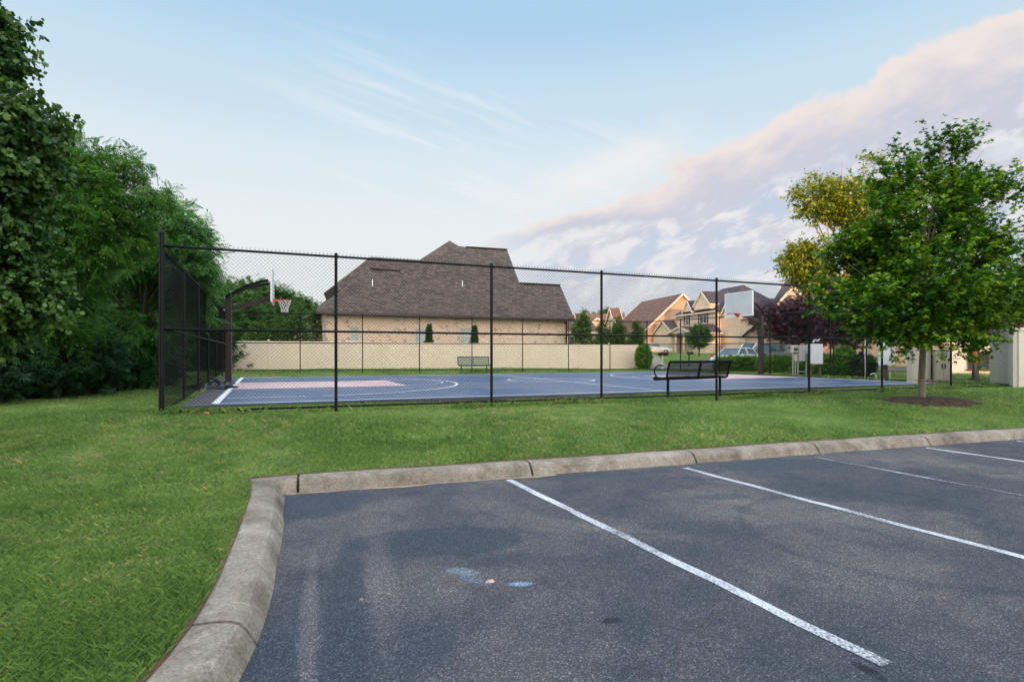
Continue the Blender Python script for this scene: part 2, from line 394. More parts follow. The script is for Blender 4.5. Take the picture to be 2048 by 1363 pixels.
def mat_line(name='line_paint', fade=0.0):
    m_, N, L, P = newmat(name); p = N.new('ShaderNodeNewGeometry').outputs['Position']
    a = tnoise(N, L, p, 60, 5, .75); b = tnoise(N, L, p, 1.3, 3); 
    s = mth(N, L, 'ADD', a, mth(N, L, 'MULTIPLY', mth(N, L, 'SUBTRACT', b, .5), .55))
    c = ramp(N, L, s, [(.36 + fade, (.05, .055, .06)), (.43 + fade, (.24, .25, .27)), (.52 + fade, (.44, .46, .48)), (.7 + fade, (.58, .60, .62))])
    L.new(c, P.inputs['Base Color']); P.inputs['Roughness'].default_value = .75; bump(N, L, P, a, .4, .004); return m_
def mat_concrete(name='kerb_concrete', tone=1.0, warm=0.0):
    m_, N, L, P = newmat(name); p = N.new('ShaderNodeNewGeometry').outputs['Position']
    a = tnoise(N, L, p, 1.6, 6, .65, .5); f = tnoise(N, L, p, 70, 4, .7); s = tnoise(N, L, p, 7, 5, .7, .3)
    c = ramp(N, L, a, [(.3, (.080 * tone, .066 * tone, .050 * tone)), (.5, (.155 * tone, .134 * tone, .106 * tone)), (.7, (.235 * tone, .210 * tone, .175 * tone))])
    c = cmix(N, L, .9, c, ramp(N, L, s, [(.3, (.66, .61, .55)), (.46, (.94, .92, .88)), (.55, (1, 1, 1)), (.7, (1.15, 1.13, 1.1))]), 'MULTIPLY')
    v = N.new('ShaderNodeTexVoronoi'); v.inputs['Scale'].default_value = 60; L.new(p, v.inputs['Vector']); vc = N.new('ShaderNodeSeparateColor'); L.new(v.outputs['Color'], vc.inputs[0])
    c = cmix(N, L, .45, c, ramp(N, L, vc.outputs[0], [(0, (.45, .42, .40)), (.3, (.9, .9, .9)), (.85, (1.15, 1.15, 1.15)), (1, (1.7, 1.65, 1.6))]), 'MULTIPLY')
    c = cmix(N, L, .6, c, ramp(N, L, f, [(.3, (.55, .55, .55)), (.7, (1.35, 1.35, 1.35))]), 'MULTIPLY')
    L.new(c, P.inputs['Base Color']); P.inputs['Roughness'].default_value = .9; bump(N, L, P, f, .6, .006); return m_
def mat_court(name, c0, c1, rough=.42):
    m_, N, L, P = newmat(name); p = objco(N)
    b = tnoise(N, L, p, .35, 4, .5, .6); s = tnoise(N, L, p, 4, 4, .6)
    c = ramp(N, L, b, [(.38, c0), (.60, c1)]); c = cmix(N, L, .35, c, ramp(N, L, s, [(.3, (.75, .75, .75)), (.7, (1.2, 1.2, 1.2))]), 'MULTIPLY')
    ck = N.new('ShaderNodeTexBrick'); ck.offset = 0; ck.inputs['Scale'].default_value = 1; ck.inputs['Brick Width'].default_value = .3; ck.inputs['Row Height'].default_value = .3; ck.inputs['Mortar Size'].default_value = .008
    L.new(p, ck.inputs['Vector']); ck.inputs['Color1'].default_value = (1, 1, 1, 1); ck.inputs['Color2'].default_value = (.9, .9, .9, 1); ck.inputs['Mortar'].default_value = (.6, .6, .6, 1)
    c = cmix(N, L, .8, c, ck.outputs[0], 'MULTIPLY')
    L.new(c, P.inputs['Base Color']); P.inputs['Roughness'].default_value = rough; P.inputs['Specular IOR Level'].default_value = .5
    bump(N, L, P, s, .08, .01); return m_
def mat_bark(name, c0, c1, c2, sc=9):
    m_, N, L, P = newmat(name); co = objco(N); mp = N.new('ShaderNodeMapping'); mp.inputs['Scale'].default_value = (1, 1, .22); L.new(co, mp.inputs[0])
    a = tnoise(N, L, mp.outputs[0], sc, 6, .7, .6); L.new(ramp(N, L, a, [(.3, c0), (.5, c1), (.7, c2)]), P.inputs['Base Color'])
    P.inputs['Roughness'].default_value = .9; bump(N, L, P, a, .8, .03); return m_
def mat_mulch():
    m_, N, L, P = newmat('mulch'); p = objco(N); v = N.new('ShaderNodeTexVoronoi'); v.inputs['Scale'].default_value = 26; mp = N.new('ShaderNodeMapping'); mp.inputs['Scale'].default_value = (1, .45, 1); mp.inputs['Rotation'].default_value = (0, 0, .6)
    L.new(p, mp.inputs[0]); L.new(mp.outputs[0], v.inputs['Vector']); s = N.new('ShaderNodeSeparateColor'); L.new(v.outputs['Color'], s.inputs[0])
    L.new(ramp(N, L, s.outputs[0], [(0, (.018, .010, .007)), (.6, (.055, .028, .018)), (1, (.11, .06, .04))]), P.inputs['Base Color']); P.inputs['Roughness'].default_value = .95
    bump(N, L, P, v.outputs['Distance'], .9, .03); return m_

M_turf = mat_turf(); M_blade = mat_blade(); M_asph = mat_asphalt(); M_line = mat_line(); M_line2 = mat_line('faded_line_paint', .12); M_kerb = mat_concrete('kerb_concrete', 1.35)
M_walk = mat_concrete('pavement_concrete', 1.6)
M_street = paint('street_asphalt', (.13, .125, .13), .85, .2, 2)
M_dirt = paint('dirt', (.085, .042, .025), .95, .5, 7, bmp=.8)
M_mulch = mat_mulch()
M_court = mat_court('court_blue', (.034, .082, .165), (.092, .118, .185))
M_lane = mat_court('court_pink', (.56, .36, .36), (.66, .46, .45))
M_apron = mat_court('court_apron', (.055, .06, .075), (.085, .09, .105), .6)
M_cline = paint('court_line', (.72, .74, .76), .5, .06, 8)
M_black = paint('black_vinyl_steel', (.005, .006, .008), .5, .25, 20, bmp=.05, spec=.22)
M_wire = paint('fence_wire', (.004, .005, .007), .6, .2, 20, bmp=0, spec=.12)
M_dkbrown = paint('bronze_steel', (.030, .021, .020), .45, .15, 10)
M_white = paint('white_paint', (.74, .76, .77), .5, .06, 4)
M_board = paint('backboard', (.50, .55, .56), .22, .08, 1.5, bmp=0)
M_rim = paint('orange_red_steel', (.55, .085, .045), .5, .15, 12)
M_net = paint('net_cord', (.78, .78, .76), .8, .08, 20)
M_bolt = paint('galvanised', (.45, .45, .44), .45, .15, 20, metal=.4)
M_vinyl = paint('tan_vinyl', (.68, .58, .46), .55, .05, .8, bmp=.03)
M_vinyl2 = paint('beige_vinyl', (.52, .49, .42), .5, .04, .8, bmp=.03)
M_shing = brickmat('brown_shingles', (.105, .078, .064), (.040, .031, .028), (.03, .024, .021), .36, .13, .014, .95)
M_shing2 = brickmat('red_brown_shingles', (.155, .085, .062), (.085, .048, .040), (.05, .03, .025), .42, .18, .012, .95)
M_shing3 = brickmat('slate_shingles', (.050, .045, .055), (.030, .028, .036), (.018, .016, .02), .42, .18, .012, .95)
M_brick = brickmat('blond_brick', (.68, .50, .37), (.58, .42, .31), (.62, .52, .42), patch=(.17, .085, .06))
M_brick2 = brickmat('orange_brick', (.50, .27, .16), (.40, .21, .13), (.45, .34, .26))
M_brick3 = brickmat('tan_brick', (.56, .38, .26), (.46, .31, .21), (.50, .40, .31))
M_siding = brickmat('cream_siding', (.68, .52, .38), (.66, .50, .36), (.52, .40, .30), 30, .16, .006)
M_sidingw = brickmat('white_siding', (.78, .75, .68), (.76, .73, .66), (.60, .57, .50), 30, .16, .006)
M_sidingg = brickmat('grey_siding', (.33, .34, .35), (.31, .32, .33), (.22, .23, .24), 30, .16, .006)
M_trim = paint('white_trim', (.60, .52, .42), .6, .05, 3)
M_gutter = paint('brown_gutter', (.060, .035, .027), .5, .12, 3)
M_shut = paint('blue_shutter', (.045, .07, .11), .6, .1, 5)
M_glass = glassmat('window_glass'); M_blind = paint('window_blind', (.36, .42, .40), .4, .15, 2, bmp=0)
M_cgl = glassmat('car_glass', (.02, .05, .06), .05)
M_cwhite = paint('car_white', (.72, .73, .74), .25, .03, 1, bmp=0); M_csilver = paint('car_silver', (.42, .42, .42), .3, .04, 1, metal=.4, bmp=0)
M_cgrey = paint('car_grey', (.085, .085, .095), .3, .05, 1, metal=.3, bmp=0)
M_tyre = paint('tyre', (.018, .018, .019), .9, .1, 10); M_rimw = paint('wheel_rim', (.35, .35, .36), .35, .05, 5, metal=.6, bmp=0)
M_red = paint('red_lens', (.50, .02, .018), .25, .1, 5, bmp=0)
M_green = paint('green_coating', (.018, .085, .058), .45, .15, 12)
M_cab = paint('cabinet_grey', (.40, .42, .42), .5, .06, 2); M_cabw = paint('panel_white', (.62, .67, .72), .5, .04, 1.5)
M_cabb = paint('cabinet_beige', (.50, .47, .39), .5, .04, 1.5)
M_wood = paint('weathered_wood', (.11, .07, .05), .85, .3, 8, bmp=.4)
M_tarp = paint('black_tarp', (.022, .030, .036), .25, .3, 6, bmp=.2)
M_orange = paint('orange_wrap', (.75, .16, .06), .6, .15, 14)
M_bark1 = mat_bark('maple_bark', (.12, .10, .07), (.22, .19, .13), (.32, .28, .21))
M_bark2 = mat_bark('dark_bark', (.02, .016, .013), (.05, .04, .03), (.08, .065, .05))
M_bark3 = mat_bark('orange_bark', (.12, .08, .05), (.25, .16, .10), (.34, .24, .16))
M_barkw = mat_bark('pale_bark', (.14, .12, .10), (.30, .27, .24), (.42, .38, .34))
L_maple = leafmat('maple_leaves', (.010, .052, .006), (.045, .145, .010), (.22, .37, .022), .38, .5)
L_big = leafmat('broad_leaves', (.010, .042, .008), (.030, .092, .014), (.13, .23, .05), .3, .5)
L_wal = leafmat('walnut_leaves', (.018, .075, .012), (.055, .165, .022), (.13, .29, .045), .42)
L_sum = leafmat('feathery_leaves', (.028, .10, .022), (.080, .23, .05), (.15, .34, .085), .42)
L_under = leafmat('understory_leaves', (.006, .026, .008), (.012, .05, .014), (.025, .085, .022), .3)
L_far = leafmat('far_leaves', (.020, .07, .016), (.050, .13, .026), (.11, .22, .045), .38)
L_yel = leafmat('yellow_leaves', (.045, .10, .012), (.16, .22, .02), (.48, .44, .03), .42)
L_pur = leafmat('plum_leaves', (.022, .010, .016), (.060, .022, .036), (.15, .060, .085), .25)
L_hedge = leafmat('hedge_leaves', (.03, .10, .008), (.09, .23, .016), (.20, .38, .03), .4)
L_con = leafmat('conifer_leaves', (.012, .05, .010), (.028, .095, .014), (.07, .16, .028), .2)
L_sap = leafmat('sapling_leaves', (.025, .075, .010), (.06, .14, .018), (.14, .24, .035), .35)

# ------------------------------------------------------------ plan of the lot, kerb and terrain
# gutter edge of the kerb (z = 0), from behind the camera up the left and then along the lawn to the right
gut = [(-.95, -9), (-.95, -4), (-1.0, -1), (-1.10, .8), (-1.25, 2.1), (-1.33, 2.71), (-1.40, 3.05), (-1.50, 3.4), (-1.62, 3.78), (-1.77, 4.2), (-1.93, 4.65), (-2.14, 5.2), (-2.38, 5.82), (-2.52, 6.14)]
corner = (-2.60, 6.30)
gut2 = [(-2.45, 6.36), (-.03, 7.15), (2.36, 7.95), (4.60, 8.75), (6.95, 9.53), (9.06, 10.22), (14, 11.75), (30, 16.7), (60, 26)]
gutter = gut + [corner] + gut2
def resample(path, step):
    out = [Vector((*path[0], 0))]; 
    for a, b in zip(path[:-1], path[1:]):
        a = Vector((*a, 0)); b = Vector((*b, 0)); n = max(1, int((b - a).length / step))
        for i in range(1, n + 1): out.append(a.lerp(b, i / n))
    return out
def smooth_corner(path):
    return path
GP = resample(gutter, .30)
def offset(path, w):
    out = []
    for i, p in enumerate(path):
        t = (path[min(i + 1, len(path) - 1)] - path[max(i - 1, 0)]).normalized(); n = Vector((-t.y, t.x, 0)); 
        k = 1.0
        if 0 < i < len(path) - 1:
            t1 = (path[i] - path[i - 1]).normalized(); c = max(.5, t1.dot(t)); k = 1 / c
        out.append(p + n * w * k)
    return out
KW = .33
BACK = offset(GP, KW); INNER = offset(GP, KW - .13)
backnp = np.array([(p.x, p.y) for p in BACK])
def seg_dist(P, path):
    P = np.atleast_2d(P); best = np.full(len(P), 1e9)
    for a, b in zip(path[:-1], path[1:]):
        ab = b - a; t = np.clip(((P - a) @ ab) / (ab @ ab + 1e-12), 0, 1); best = np.minimum(best, np.linalg.norm(P - (a + t[:, None] * ab), axis=1))
    return best
lotpoly = np.array([(p.x, p.y) for p in BACK] + [(60, -60), (-.95, -60)])
def inside(P, poly):
    x, y = P[:, 0], P[:, 1]; r = np.zeros(len(P), bool)
    for (x1, y1), (x2, y2) in zip(poly, np.roll(poly, -1, axis=0)):
        c = ((y1 > y) != (y2 > y)); xi = (x2 - x1) * (y - y1) / (y2 - y1 + 1e-12) + x1; r ^= c & (x < xi)
    return r
# terrain control heights (x, y, z)
def wz(x, y, d): p = W(x, y, d); return (p.x, p.y, p.z)
FL, FR, RR, RL = W(323, 830, 9.97), W(2021, 773, 19.38), W(1294, 740, 35.1), W(453, 743, 27.5)
CTRL = [tuple(FL), tuple(FR), tuple(RR), tuple(RL), wz(1433, 803.5, 14.2), wz(983, 820, 11.6), (-6.4, 12, .46), (15.3, 20.4, .44), (4.5, 16.2, .46), (1.6, 22.7, .46), (-9, 19, .47), (12.4, 27, .46), (-12.1, 25, .50), (9.6, 33.4, .48),
        wz(470, 739, 35.7), wz(1275, 738, 43.3), (-2, 38, .55), (13, 41, .42), (22, 36, .42), (30, 33, .40), (18, 45, .55), (26.5, 70, 1.75), (22, 60, 1.3), (16, 84, 1.9), (40, 55, 1.1), (35, 42, .55),
        (-10, 12, .50), (-14, 18, .55), (-6, 5, .12), (-9, 8, .35), (-20, 12, .5), (-8, 1, .05), (-15, -5, .1), (-20, 30, .7), (-35, 40, .9), (-10, 60, 1.0), (-40, 90, 1.5), (60, 60, 1.4), (60, 90, 2.0), (20, 16, .40), (26, 21, .40), (40, 25, .4), (0, 130, 2.0), (80, 130, 2.2), (-90, 60, 1.5), (-90, 0, .8)]
CT = np.array(CTRL)
def terr(P):
    P = np.atleast_2d(np.asarray(P, float))[:, :2]
    d = np.linalg.norm(P[:, None] - CT[None, :, :2], axis=2); w = 1 / (d + .6) ** 3
    z = (w @ CT[:, 2]) / w.sum(1)
    kd = seg_dist(P, backnp); t = np.clip(kd / 4.2, 0, 1); t = t * (1.6 - .6 * t)
    z = .15 + (z - .15) * np.clip(t, 0, 1)
    z = np.where(P[:, 1] < 40, z, z)
    cd = np.maximum(0, seg_dist(P, np.vstack([COURTQ, COURTQ[:1]])) * np.where(inside(P, COURTQ), 0, 1)); z = np.where(cd < 3.0, np.minimum(z, .452 + .03 * np.clip(cd / .8, 0, 1) + .25 * np.clip((cd - .8) / 2.2, 0, 1)), z)
    und = .012 * np.sin(P[:, 0] * 1.9 + P[:, 1] * .7) * np.sin(P[:, 1] * 1.3 - P[:, 0] * .4) * np.clip(kd / 1.0, 0, 1)
    return z + und
_A = G(430, 808, .5); _U = G(1857, 766, .5) - _A; _V = Vector((-5.7, 12.97, 0))
COURTQ = np.array([((_A + _U * u + _V * v).x, (_A + _U * u + _V * v).y) for u, v in ((-.033, -.018), (1.015, -.018), (1.015, 1.025), (-.033, 1.025))])
def tz(x, y): return float(terr([(x, y)])[0])

# ------------------------------------------------------------ ground, lot, kerb
def build_ground():
    pts = []
    def grid(x0, x1, y0, y1, s, excl=None):
        for x in np.arange(x0, x1 + 1e-6, s):
            for y in np.arange(y0, y1 + 1e-6, s):
                if excl and excl[0] < x < excl[1] and excl[2] < y < excl[3]: continue
                pts.append((x + .001 * math.sin(y * 7), y + .001 * math.sin(x * 5)))
    grid(-12, 24, -2, 24, .5); grid(-30, 50, -14, 66, 2, (-12.5, 24.5, -2.5, 24.5)); grid(-900, 900, -900, 900, 60, (-31, 51, -15, 67)); grid(-150, 150, -60, 180, 12, (-31, 51, -15, 67))
    P = np.array(pts); kd = seg_dist(P, backnp); ins = inside(P, lotpoly)
    keep = (kd > .22)
    P = P[keep]; ins = ins[keep]
    z = terr(P); z[ins] = -.12
    vs = [Vector((float(a), float(b))) for a, b in P]; zs = list(z)
    ed = []
    i0 = len(vs)
    for p in BACK: vs.append(Vector((p.x, p.y))); zs.append(.142)
    ed += [(i0 + i, i0 + i + 1) for i in range(len(BACK) - 1)]
    i1 = len(vs)
    for p in INNER: vs.append(Vector((p.x, p.y))); zs.append(-.12)
    ed += [(i1 + i, i1 + i + 1) for i in range(len(INNER) - 1)]
    ov, oe, of, orig_v, _, _ = delaunay_2d_cdt(vs, ed, [], 0, 1e-5)
    V = []
    for p, og in zip(ov, orig_v):
        V.append((p.x, p.y, zs[og[0]] if og else -.12))
    me = bpy.data.meshes.new('ground'); me.from_pydata(V, [], [tuple(f) for f in of]); me.polygons.foreach_set('use_smooth', [True] * len(me.polygons))
    o = link('ground', me, M_turf); tag(o, kind='structure')
    if me.polygons[0].normal.z < 0: me.flip_normals()
build_ground()

def build_lot():
    vs = [Vector((p.x - .0, p.y)) for p in offset(GP, .06)] + [Vector((60, -60)), Vector((-.95, -60))]
    me = bpy.data.meshes.new('parking_lot'); me.from_pydata([(v.x, v.y, 0) for v in vs], [], [tuple(range(len(vs)))])
    me.update()
    if me.polygons[0].normal.z < 0: me.flip_normals()
    tag(link('parking_lot', me, M_asph), kind='structure')
    # kerb as cast lengths with open joints
    prof = [(0.0, -.05), (0.0, .004), (.018, .035), (.055, .095), (.085, .128), (.13, .146), (.20, .152), (KW - .02, .150), (KW, .140), (KW, -.05)]
    offs = [offset(GP, w) for w, _ in prof]
    b = MB(); L_ = 0; start = 0; cum = [0]
    for i in range(1, len(GP)): cum.append(cum[-1] + (GP[i] - GP[i - 1]).length)
    jt = []
    tgt = [(-1.38, 2.95), (-2.42, 6.40), (.14, 7.2), (2.55, 8.0), (4.85, 8.85), (7.1, 9.6), (9.8, 10.5), (12.3, 11.2), (14.8, 12)]
    for tx, ty in tgt: jt.append(min(range(len(GP)), key=lambda i: (GP[i].x - tx) ** 2 + (GP[i].y - ty) ** 2))
    jt = sorted(set([0] + jt + [len(GP) - 1]))
    for s0, s1 in zip(jt[:-1], jt[1:]):
        rows = []
        for i in range(s0, s1 + 1):
            sh = Vector((0, 0, 0)); j = 0
            if i == s0 and i > 0: sh = (GP[i + 1] - GP[i]).normalized() * .015
            if i == s1 and i < len(GP) - 1: sh = (GP[i - 1] - GP[i]).normalized() * .015
            wob = .006 * math.sin(i * 1.7) + .004 * math.sin(i * 4.1)
            rows.append([offs[k][i] + sh + Vector((0, 0, prof[k][1] + (.003 * math.sin(i * .9) if prof[k][1] > .1 else 0))) + ((offs[-1][i] - offs[0][i]).normalized() * wob if k in (0, 1, 2) else Vector((0, 0, 0))) for k in range(len(prof))])
        n = len(prof); V = [q for r_ in rows for q in r_]; Fc = []
        for i in range(len(rows) - 1):
            for k in range(n - 1): a = i * n + k; Fc.append((a, a + n, a + n + 1, a + 1))
        Fc.append(tuple(range(n))); Fc.append(tuple((len(rows) - 1) * n + k for k in range(n - 1, -1, -1)))
        b.add(V, Fc)
    o = b.build('kerb', M_kerb, smooth=False); tag(o, kind='structure')
    # red soil line behind the kerb and washed silt in the gutter
    def strip(name, w0, w1, z0, z1, mat, i0=0, i1=None, wob=.02):
        A = offset(GP, w0); B = offset(GP, w1); m2 = MB(); i1 = i1 or len(GP)
        V = []; 
        for i in range(i0, i1):
            k = wob * (math.sin(i * 2.3) + math.sin(i * 5.1 + 1)) / 2
            d_ = (B[i] - A[i]).normalized(); V += [A[i] + Vector((0, 0, z0)), B[i] + d_ * k + Vector((0, 0, z1))]
        m2.add(V, [(2 * j, 2 * j + 1, 2 * j + 3, 2 * j + 2) for j in range(i1 - i0 - 1)])
        tag(m2.build(name, mat), kind='structure')
    strip('soil_edge', KW - .01, KW + .018, .146, .158, M_dirt, wob=.03)
    ic = min(range(len(GP)), key=lambda i: (GP[i].x + 2.6) ** 2 + (GP[i].y - 6.3) ** 2)
    strip('gutter_silt', -.012, -.07, .004, .004, paint('silt', (.26, .19, .13), .95, .3, 9), ic, ic + 12, .05)
build_lot()

ld = Vector((.426, -.904, 0)).normalized(); ln = Vector((-ld.y, ld.x, 0))
for k, (bx, by) in enumerate([(-.06, 7.06), (2.36, 7.86), (4.60, 8.68), (6.98, 9.45), (9.2, 10.2), (11.6, 10.9), (14.0, 11.6)]):
    m2 = MB(); p0 = Vector((bx, by, 0)) + ld * (.03 if k == 0 else .12 if k < 3 else .05); n = 24; V = []; Fc = []
    wd = .045 if k != 2 else .033
    for i in range(n + 1):
        c = p0 + ld * 4.62 * i / n + ln * .006 * math.sin(i * 1.1 + k)
        e1, e2 = .004 * math.sin(i * 3.7 + k * 2), .004 * math.sin(i * 5.3 + k); V += [c - ln * (wd + e1) + Vector((0, 0, .004)), c + ln * (wd + e2) + Vector((0, 0, .004))]
        if i: Fc.append((2 * i - 2, 2 * i - 1, 2 * i + 1, 2 * i))
    m2.add(V, Fc)
    names_ = ['the long stripe nearest the camera, ending in the foreground', 'second stripe from the left, running out of the frame at right', 'faint thin third stripe from the left', 'fourth stripe from the left, near the right edge', 'short bit of stripe at the far right edge', '', '']
    if k > 4: lab = None
    o = m2.build('parking_stripe', M_line2 if k == 2 else M_line); tag(o, kind='structure')
    if k <= 4: o['label'] = 'white painted parking stripe on the asphalt, ' + names_[k]

# ------------------------------------------------------------ court
A0, B0 = G(430, 808, .5), G(1857, 766, .5)
Vc = Vector((-5.7, 12.97, 0)); Uc = B0 - A0
FT_U, FT_V = 84.0, 50.0
ang = math.atan2(Uc.y, Uc.x)
def C(u, v, z=0):
    p = A0 + Uc * (u / FT_U) + Vc * (v / FT_V); p.z = .5 + z; return p
def sheet(name, pts, z, mat, label=None):
    m2 = MB(); m2.face([(p[0], p[1], z) for p in pts]); o = m2.build(name, mat)
    me = o.data
    if me.polygons[0].normal.z < 0: me.flip_normals()
    return tag(o, label, kind='structure')
def slab(name, pts, z0, z1, mat):
    m2 = MB(); n = len(pts); V = [(p[0], p[1], z0) for p in pts] + [(p[0], p[1], z1) for p in pts]
    m2.add(V, [tuple(range(n - 1, -1, -1)), tuple(range(n, 2 * n))] + [(i, (i + 1) % n, (i + 1) % n + n, i + n) for i in range(n)])
    return tag(m2.build(name, mat), kind='structure')
slab('court_apron', [C(-2.6, -.75), C(84.9, -.75), C(84.9, 51), C(-2.6, 51)], .30, .490, M_apron)
slab('basketball_court', [C(-.3, -.7), C(84.6, -.7), C(84.6, 50.7), C(-.3, 50.7)], .40, .500, M_court)
slab('court_lane', [C(0, 19.2), C(19.5, 19.2), C(19.5, 32.8), C(0, 32.8)], .42, .505, M_lane)
slab('court_lane', [C(64.5, 19.2), C(84, 19.2), C(84, 32.8), C(64.5, 32.8)], .42, .505, M_lane)
def court_lines():
    m2 = MB()
    def ln_(p, q, w=.17):
        u0, v0 = p; u1, v1 = q; du, dv = u1 - u0, v1 - v0; l = math.hypot(du, dv); nx, ny = -dv / l * w, du / l * w
        m2.face([C(u0 - nx, v0 - ny, .010), C(u1 - nx, v1 - ny, .010), C(u1 + nx, v1 + ny, .010), C(u0 + nx, v0 + ny, .010)])
    def arc(cx, cy, r_, a0, a1, n=28, w=.15):
        for i in range(n):
            a = a0 + (a1 - a0) * i / n; b = a0 + (a1 - a0) * (i + 1) / n
            m2.face([C(cx + (r_ - w) * math.cos(a), cy + (r_ - w) * math.sin(a), .010), C(cx + (r_ - w) * math.cos(b), cy + (r_ - w) * math.sin(b), .010), C(cx + (r_ + w) * math.cos(b), cy + (r_ + w) * math.sin(b), .010), C(cx + (r_ + w) * math.cos(a), cy + (r_ + w) * math.sin(a), .010)])
    ln_((0, 0), (84, 0), .15); ln_((0, 50), (84, 50), .15); ln_((0, .16), (0, 49.84), .27); ln_((84, .16), (84, 49.84), .25); ln_((42, .2), (42, 49.8), .15)
    arc(42, 25, 6.2, 0, 2 * math.pi, 40)
    for s, cx in ((1, 0), (-1, 84)):
        f = lambda u: cx + s * u
        for v in (5.5, 46.5): ln_((f(.5), v), (f(7), v), .13)
        hc = 6.4; r_ = 20.6; a = math.asin(20.5 / r_)
        n = 30
        for i in range(n):
            t0 = -a + 2 * a * i / n; t1 = -a + 2 * a * (i + 1) / n
            ln_((f(hc + r_ * math.cos(t0)), 26 + r_ * math.sin(t0)), (f(hc + r_ * math.cos(t1)), 26 + r_ * math.sin(t1)), .14)
        for i in range(14):
            t0 = -math.pi / 2 + math.pi * i / 14; t1 = t0 + math.pi / 14
            ln_((f(19.8 + 6 * math.cos(t0)), 26 + 6 * math.sin(t0)), (f(19.8 + 6 * math.cos(t1)), 26 + 6 * math.sin(t1)), .1)
    tag(m2.build('court_lines', M_cline), kind='structure')
court_lines()
def dirt_strip():
    m2 = MB(); V = []; n = 120
    for i in range(n + 1):
        u = -2.4 + 87.4 * i / n; k = .5 * math.sin(i * .9) + .35 * math.sin(i * 2.3 + 1)
        a = C(u, -.72); b = C(u, -1.05 - .45 * max(-.4, k) * (1 if u < 30 else .3)); V += [(a.x, a.y, tz(a.x, a.y) + .02), (b.x, b.y, tz(b.x, b.y) + .02)]
    m2.add(V, [(2 * i, 2 * i + 1, 2 * i + 3, 2 * i + 2) for i in range(n)]); tag(m2.build('bare_soil_strip', M_dirt), kind='structure')
dirt_strip()

# ------------------------------------------------------------ chain-link fences
def line_at(p, q, x):
    """point on the plan line p-q seen at photo column x"""
    s = (x - CX) / F; dx, dy = q.x - p.x, q.y - p.y
    t = (s * p.y - p.x) / (dx - s * dy); return t
def mesh_panel(m2, P0, P1, top0, top1, bot0, bot1, pitch=.0725, r=.0019, barbs=True, inset=.0):
    """diagonal wires woven in the vertical plane P0-P1"""
    L_ = (Vector((P1.x, P1.y, 0)) - Vector((P0.x, P0.y, 0))).length; ux, uy = (P1.x - P0.x) / L_, (P1.y - P0.y) / L_; nx, ny = -uy, ux
    H = max(top0 - bot0, top1 - bot1)
    V = []; Fc = []
    def zb(s): return bot0 + (bot1 - bot0) * s / L_
    def zt(s): return top0 + (top1 - top0) * s / L_
    tri = [(math.cos(a), math.sin(a)) for a in (0, 2.094, 4.189)]
    for fam in (1, -1):
        off = fam * r * .8
        s0 = -H if fam == 1 else 0
        k = s0
        smax = L_ if fam == 1 else L_ + H
        while k < smax:
            # wire: s = k + fam*(z), z from 0..H along slope 1
            a0 = max(0, -k) if fam == 1 else max(0, k - L_)
            a1 = min(H, L_ - k) if fam == 1 else min(H, k)
            if a1 - a0 > .02:
                pts = []
                for a in (a0, a1):
                    s = k + fam * a; zz = zb(s) + a * (zt(s) - zb(s)) / H
                    pts.append((s, zz))
                i = len(V)
                for s, zz in pts:
                    for cx, cz in tri:
                        # cross-section in normal / perpendicular direction
                        o_ = off + cx * r
                        V.append((P0.x + ux * (s - fam * cz * r * .7) + nx * o_, P0.y + uy * (s - fam * cz * r * .7) + ny * o_, zz + cz * r * .7))
                for e in range(3): Fc.append((i + e, i + (e + 1) % 3, i + 3 + (e + 1) % 3, i + 3 + e))
            k += pitch
    if barbs:
        s = 0.0
        while s < L_:
            zz = zt(s)
            for e in (-1, 1):
                i = len(V); w = r * 1.25; b0 = s; tx = s + e * .012; hz = .055
                base = Vector((P0.x + ux * b0, P0.y + uy * b0, zz - .01)); tip = Vector((P0.x + ux * tx, P0.y + uy * tx, zz + hz))
                for c in (base, tip):
                    for cx, cz in tri: V.append((c.x + ux * cx * w + nx * cz * w, c.y + uy * cx * w + ny * cz * w, c.z))
                for q in range(3): Fc.append((i + q, i + (q + 1) % 3, i + 3 + (q + 1) % 3, i + 3 + q))
            s += pitch
    m2.add(V, Fc)
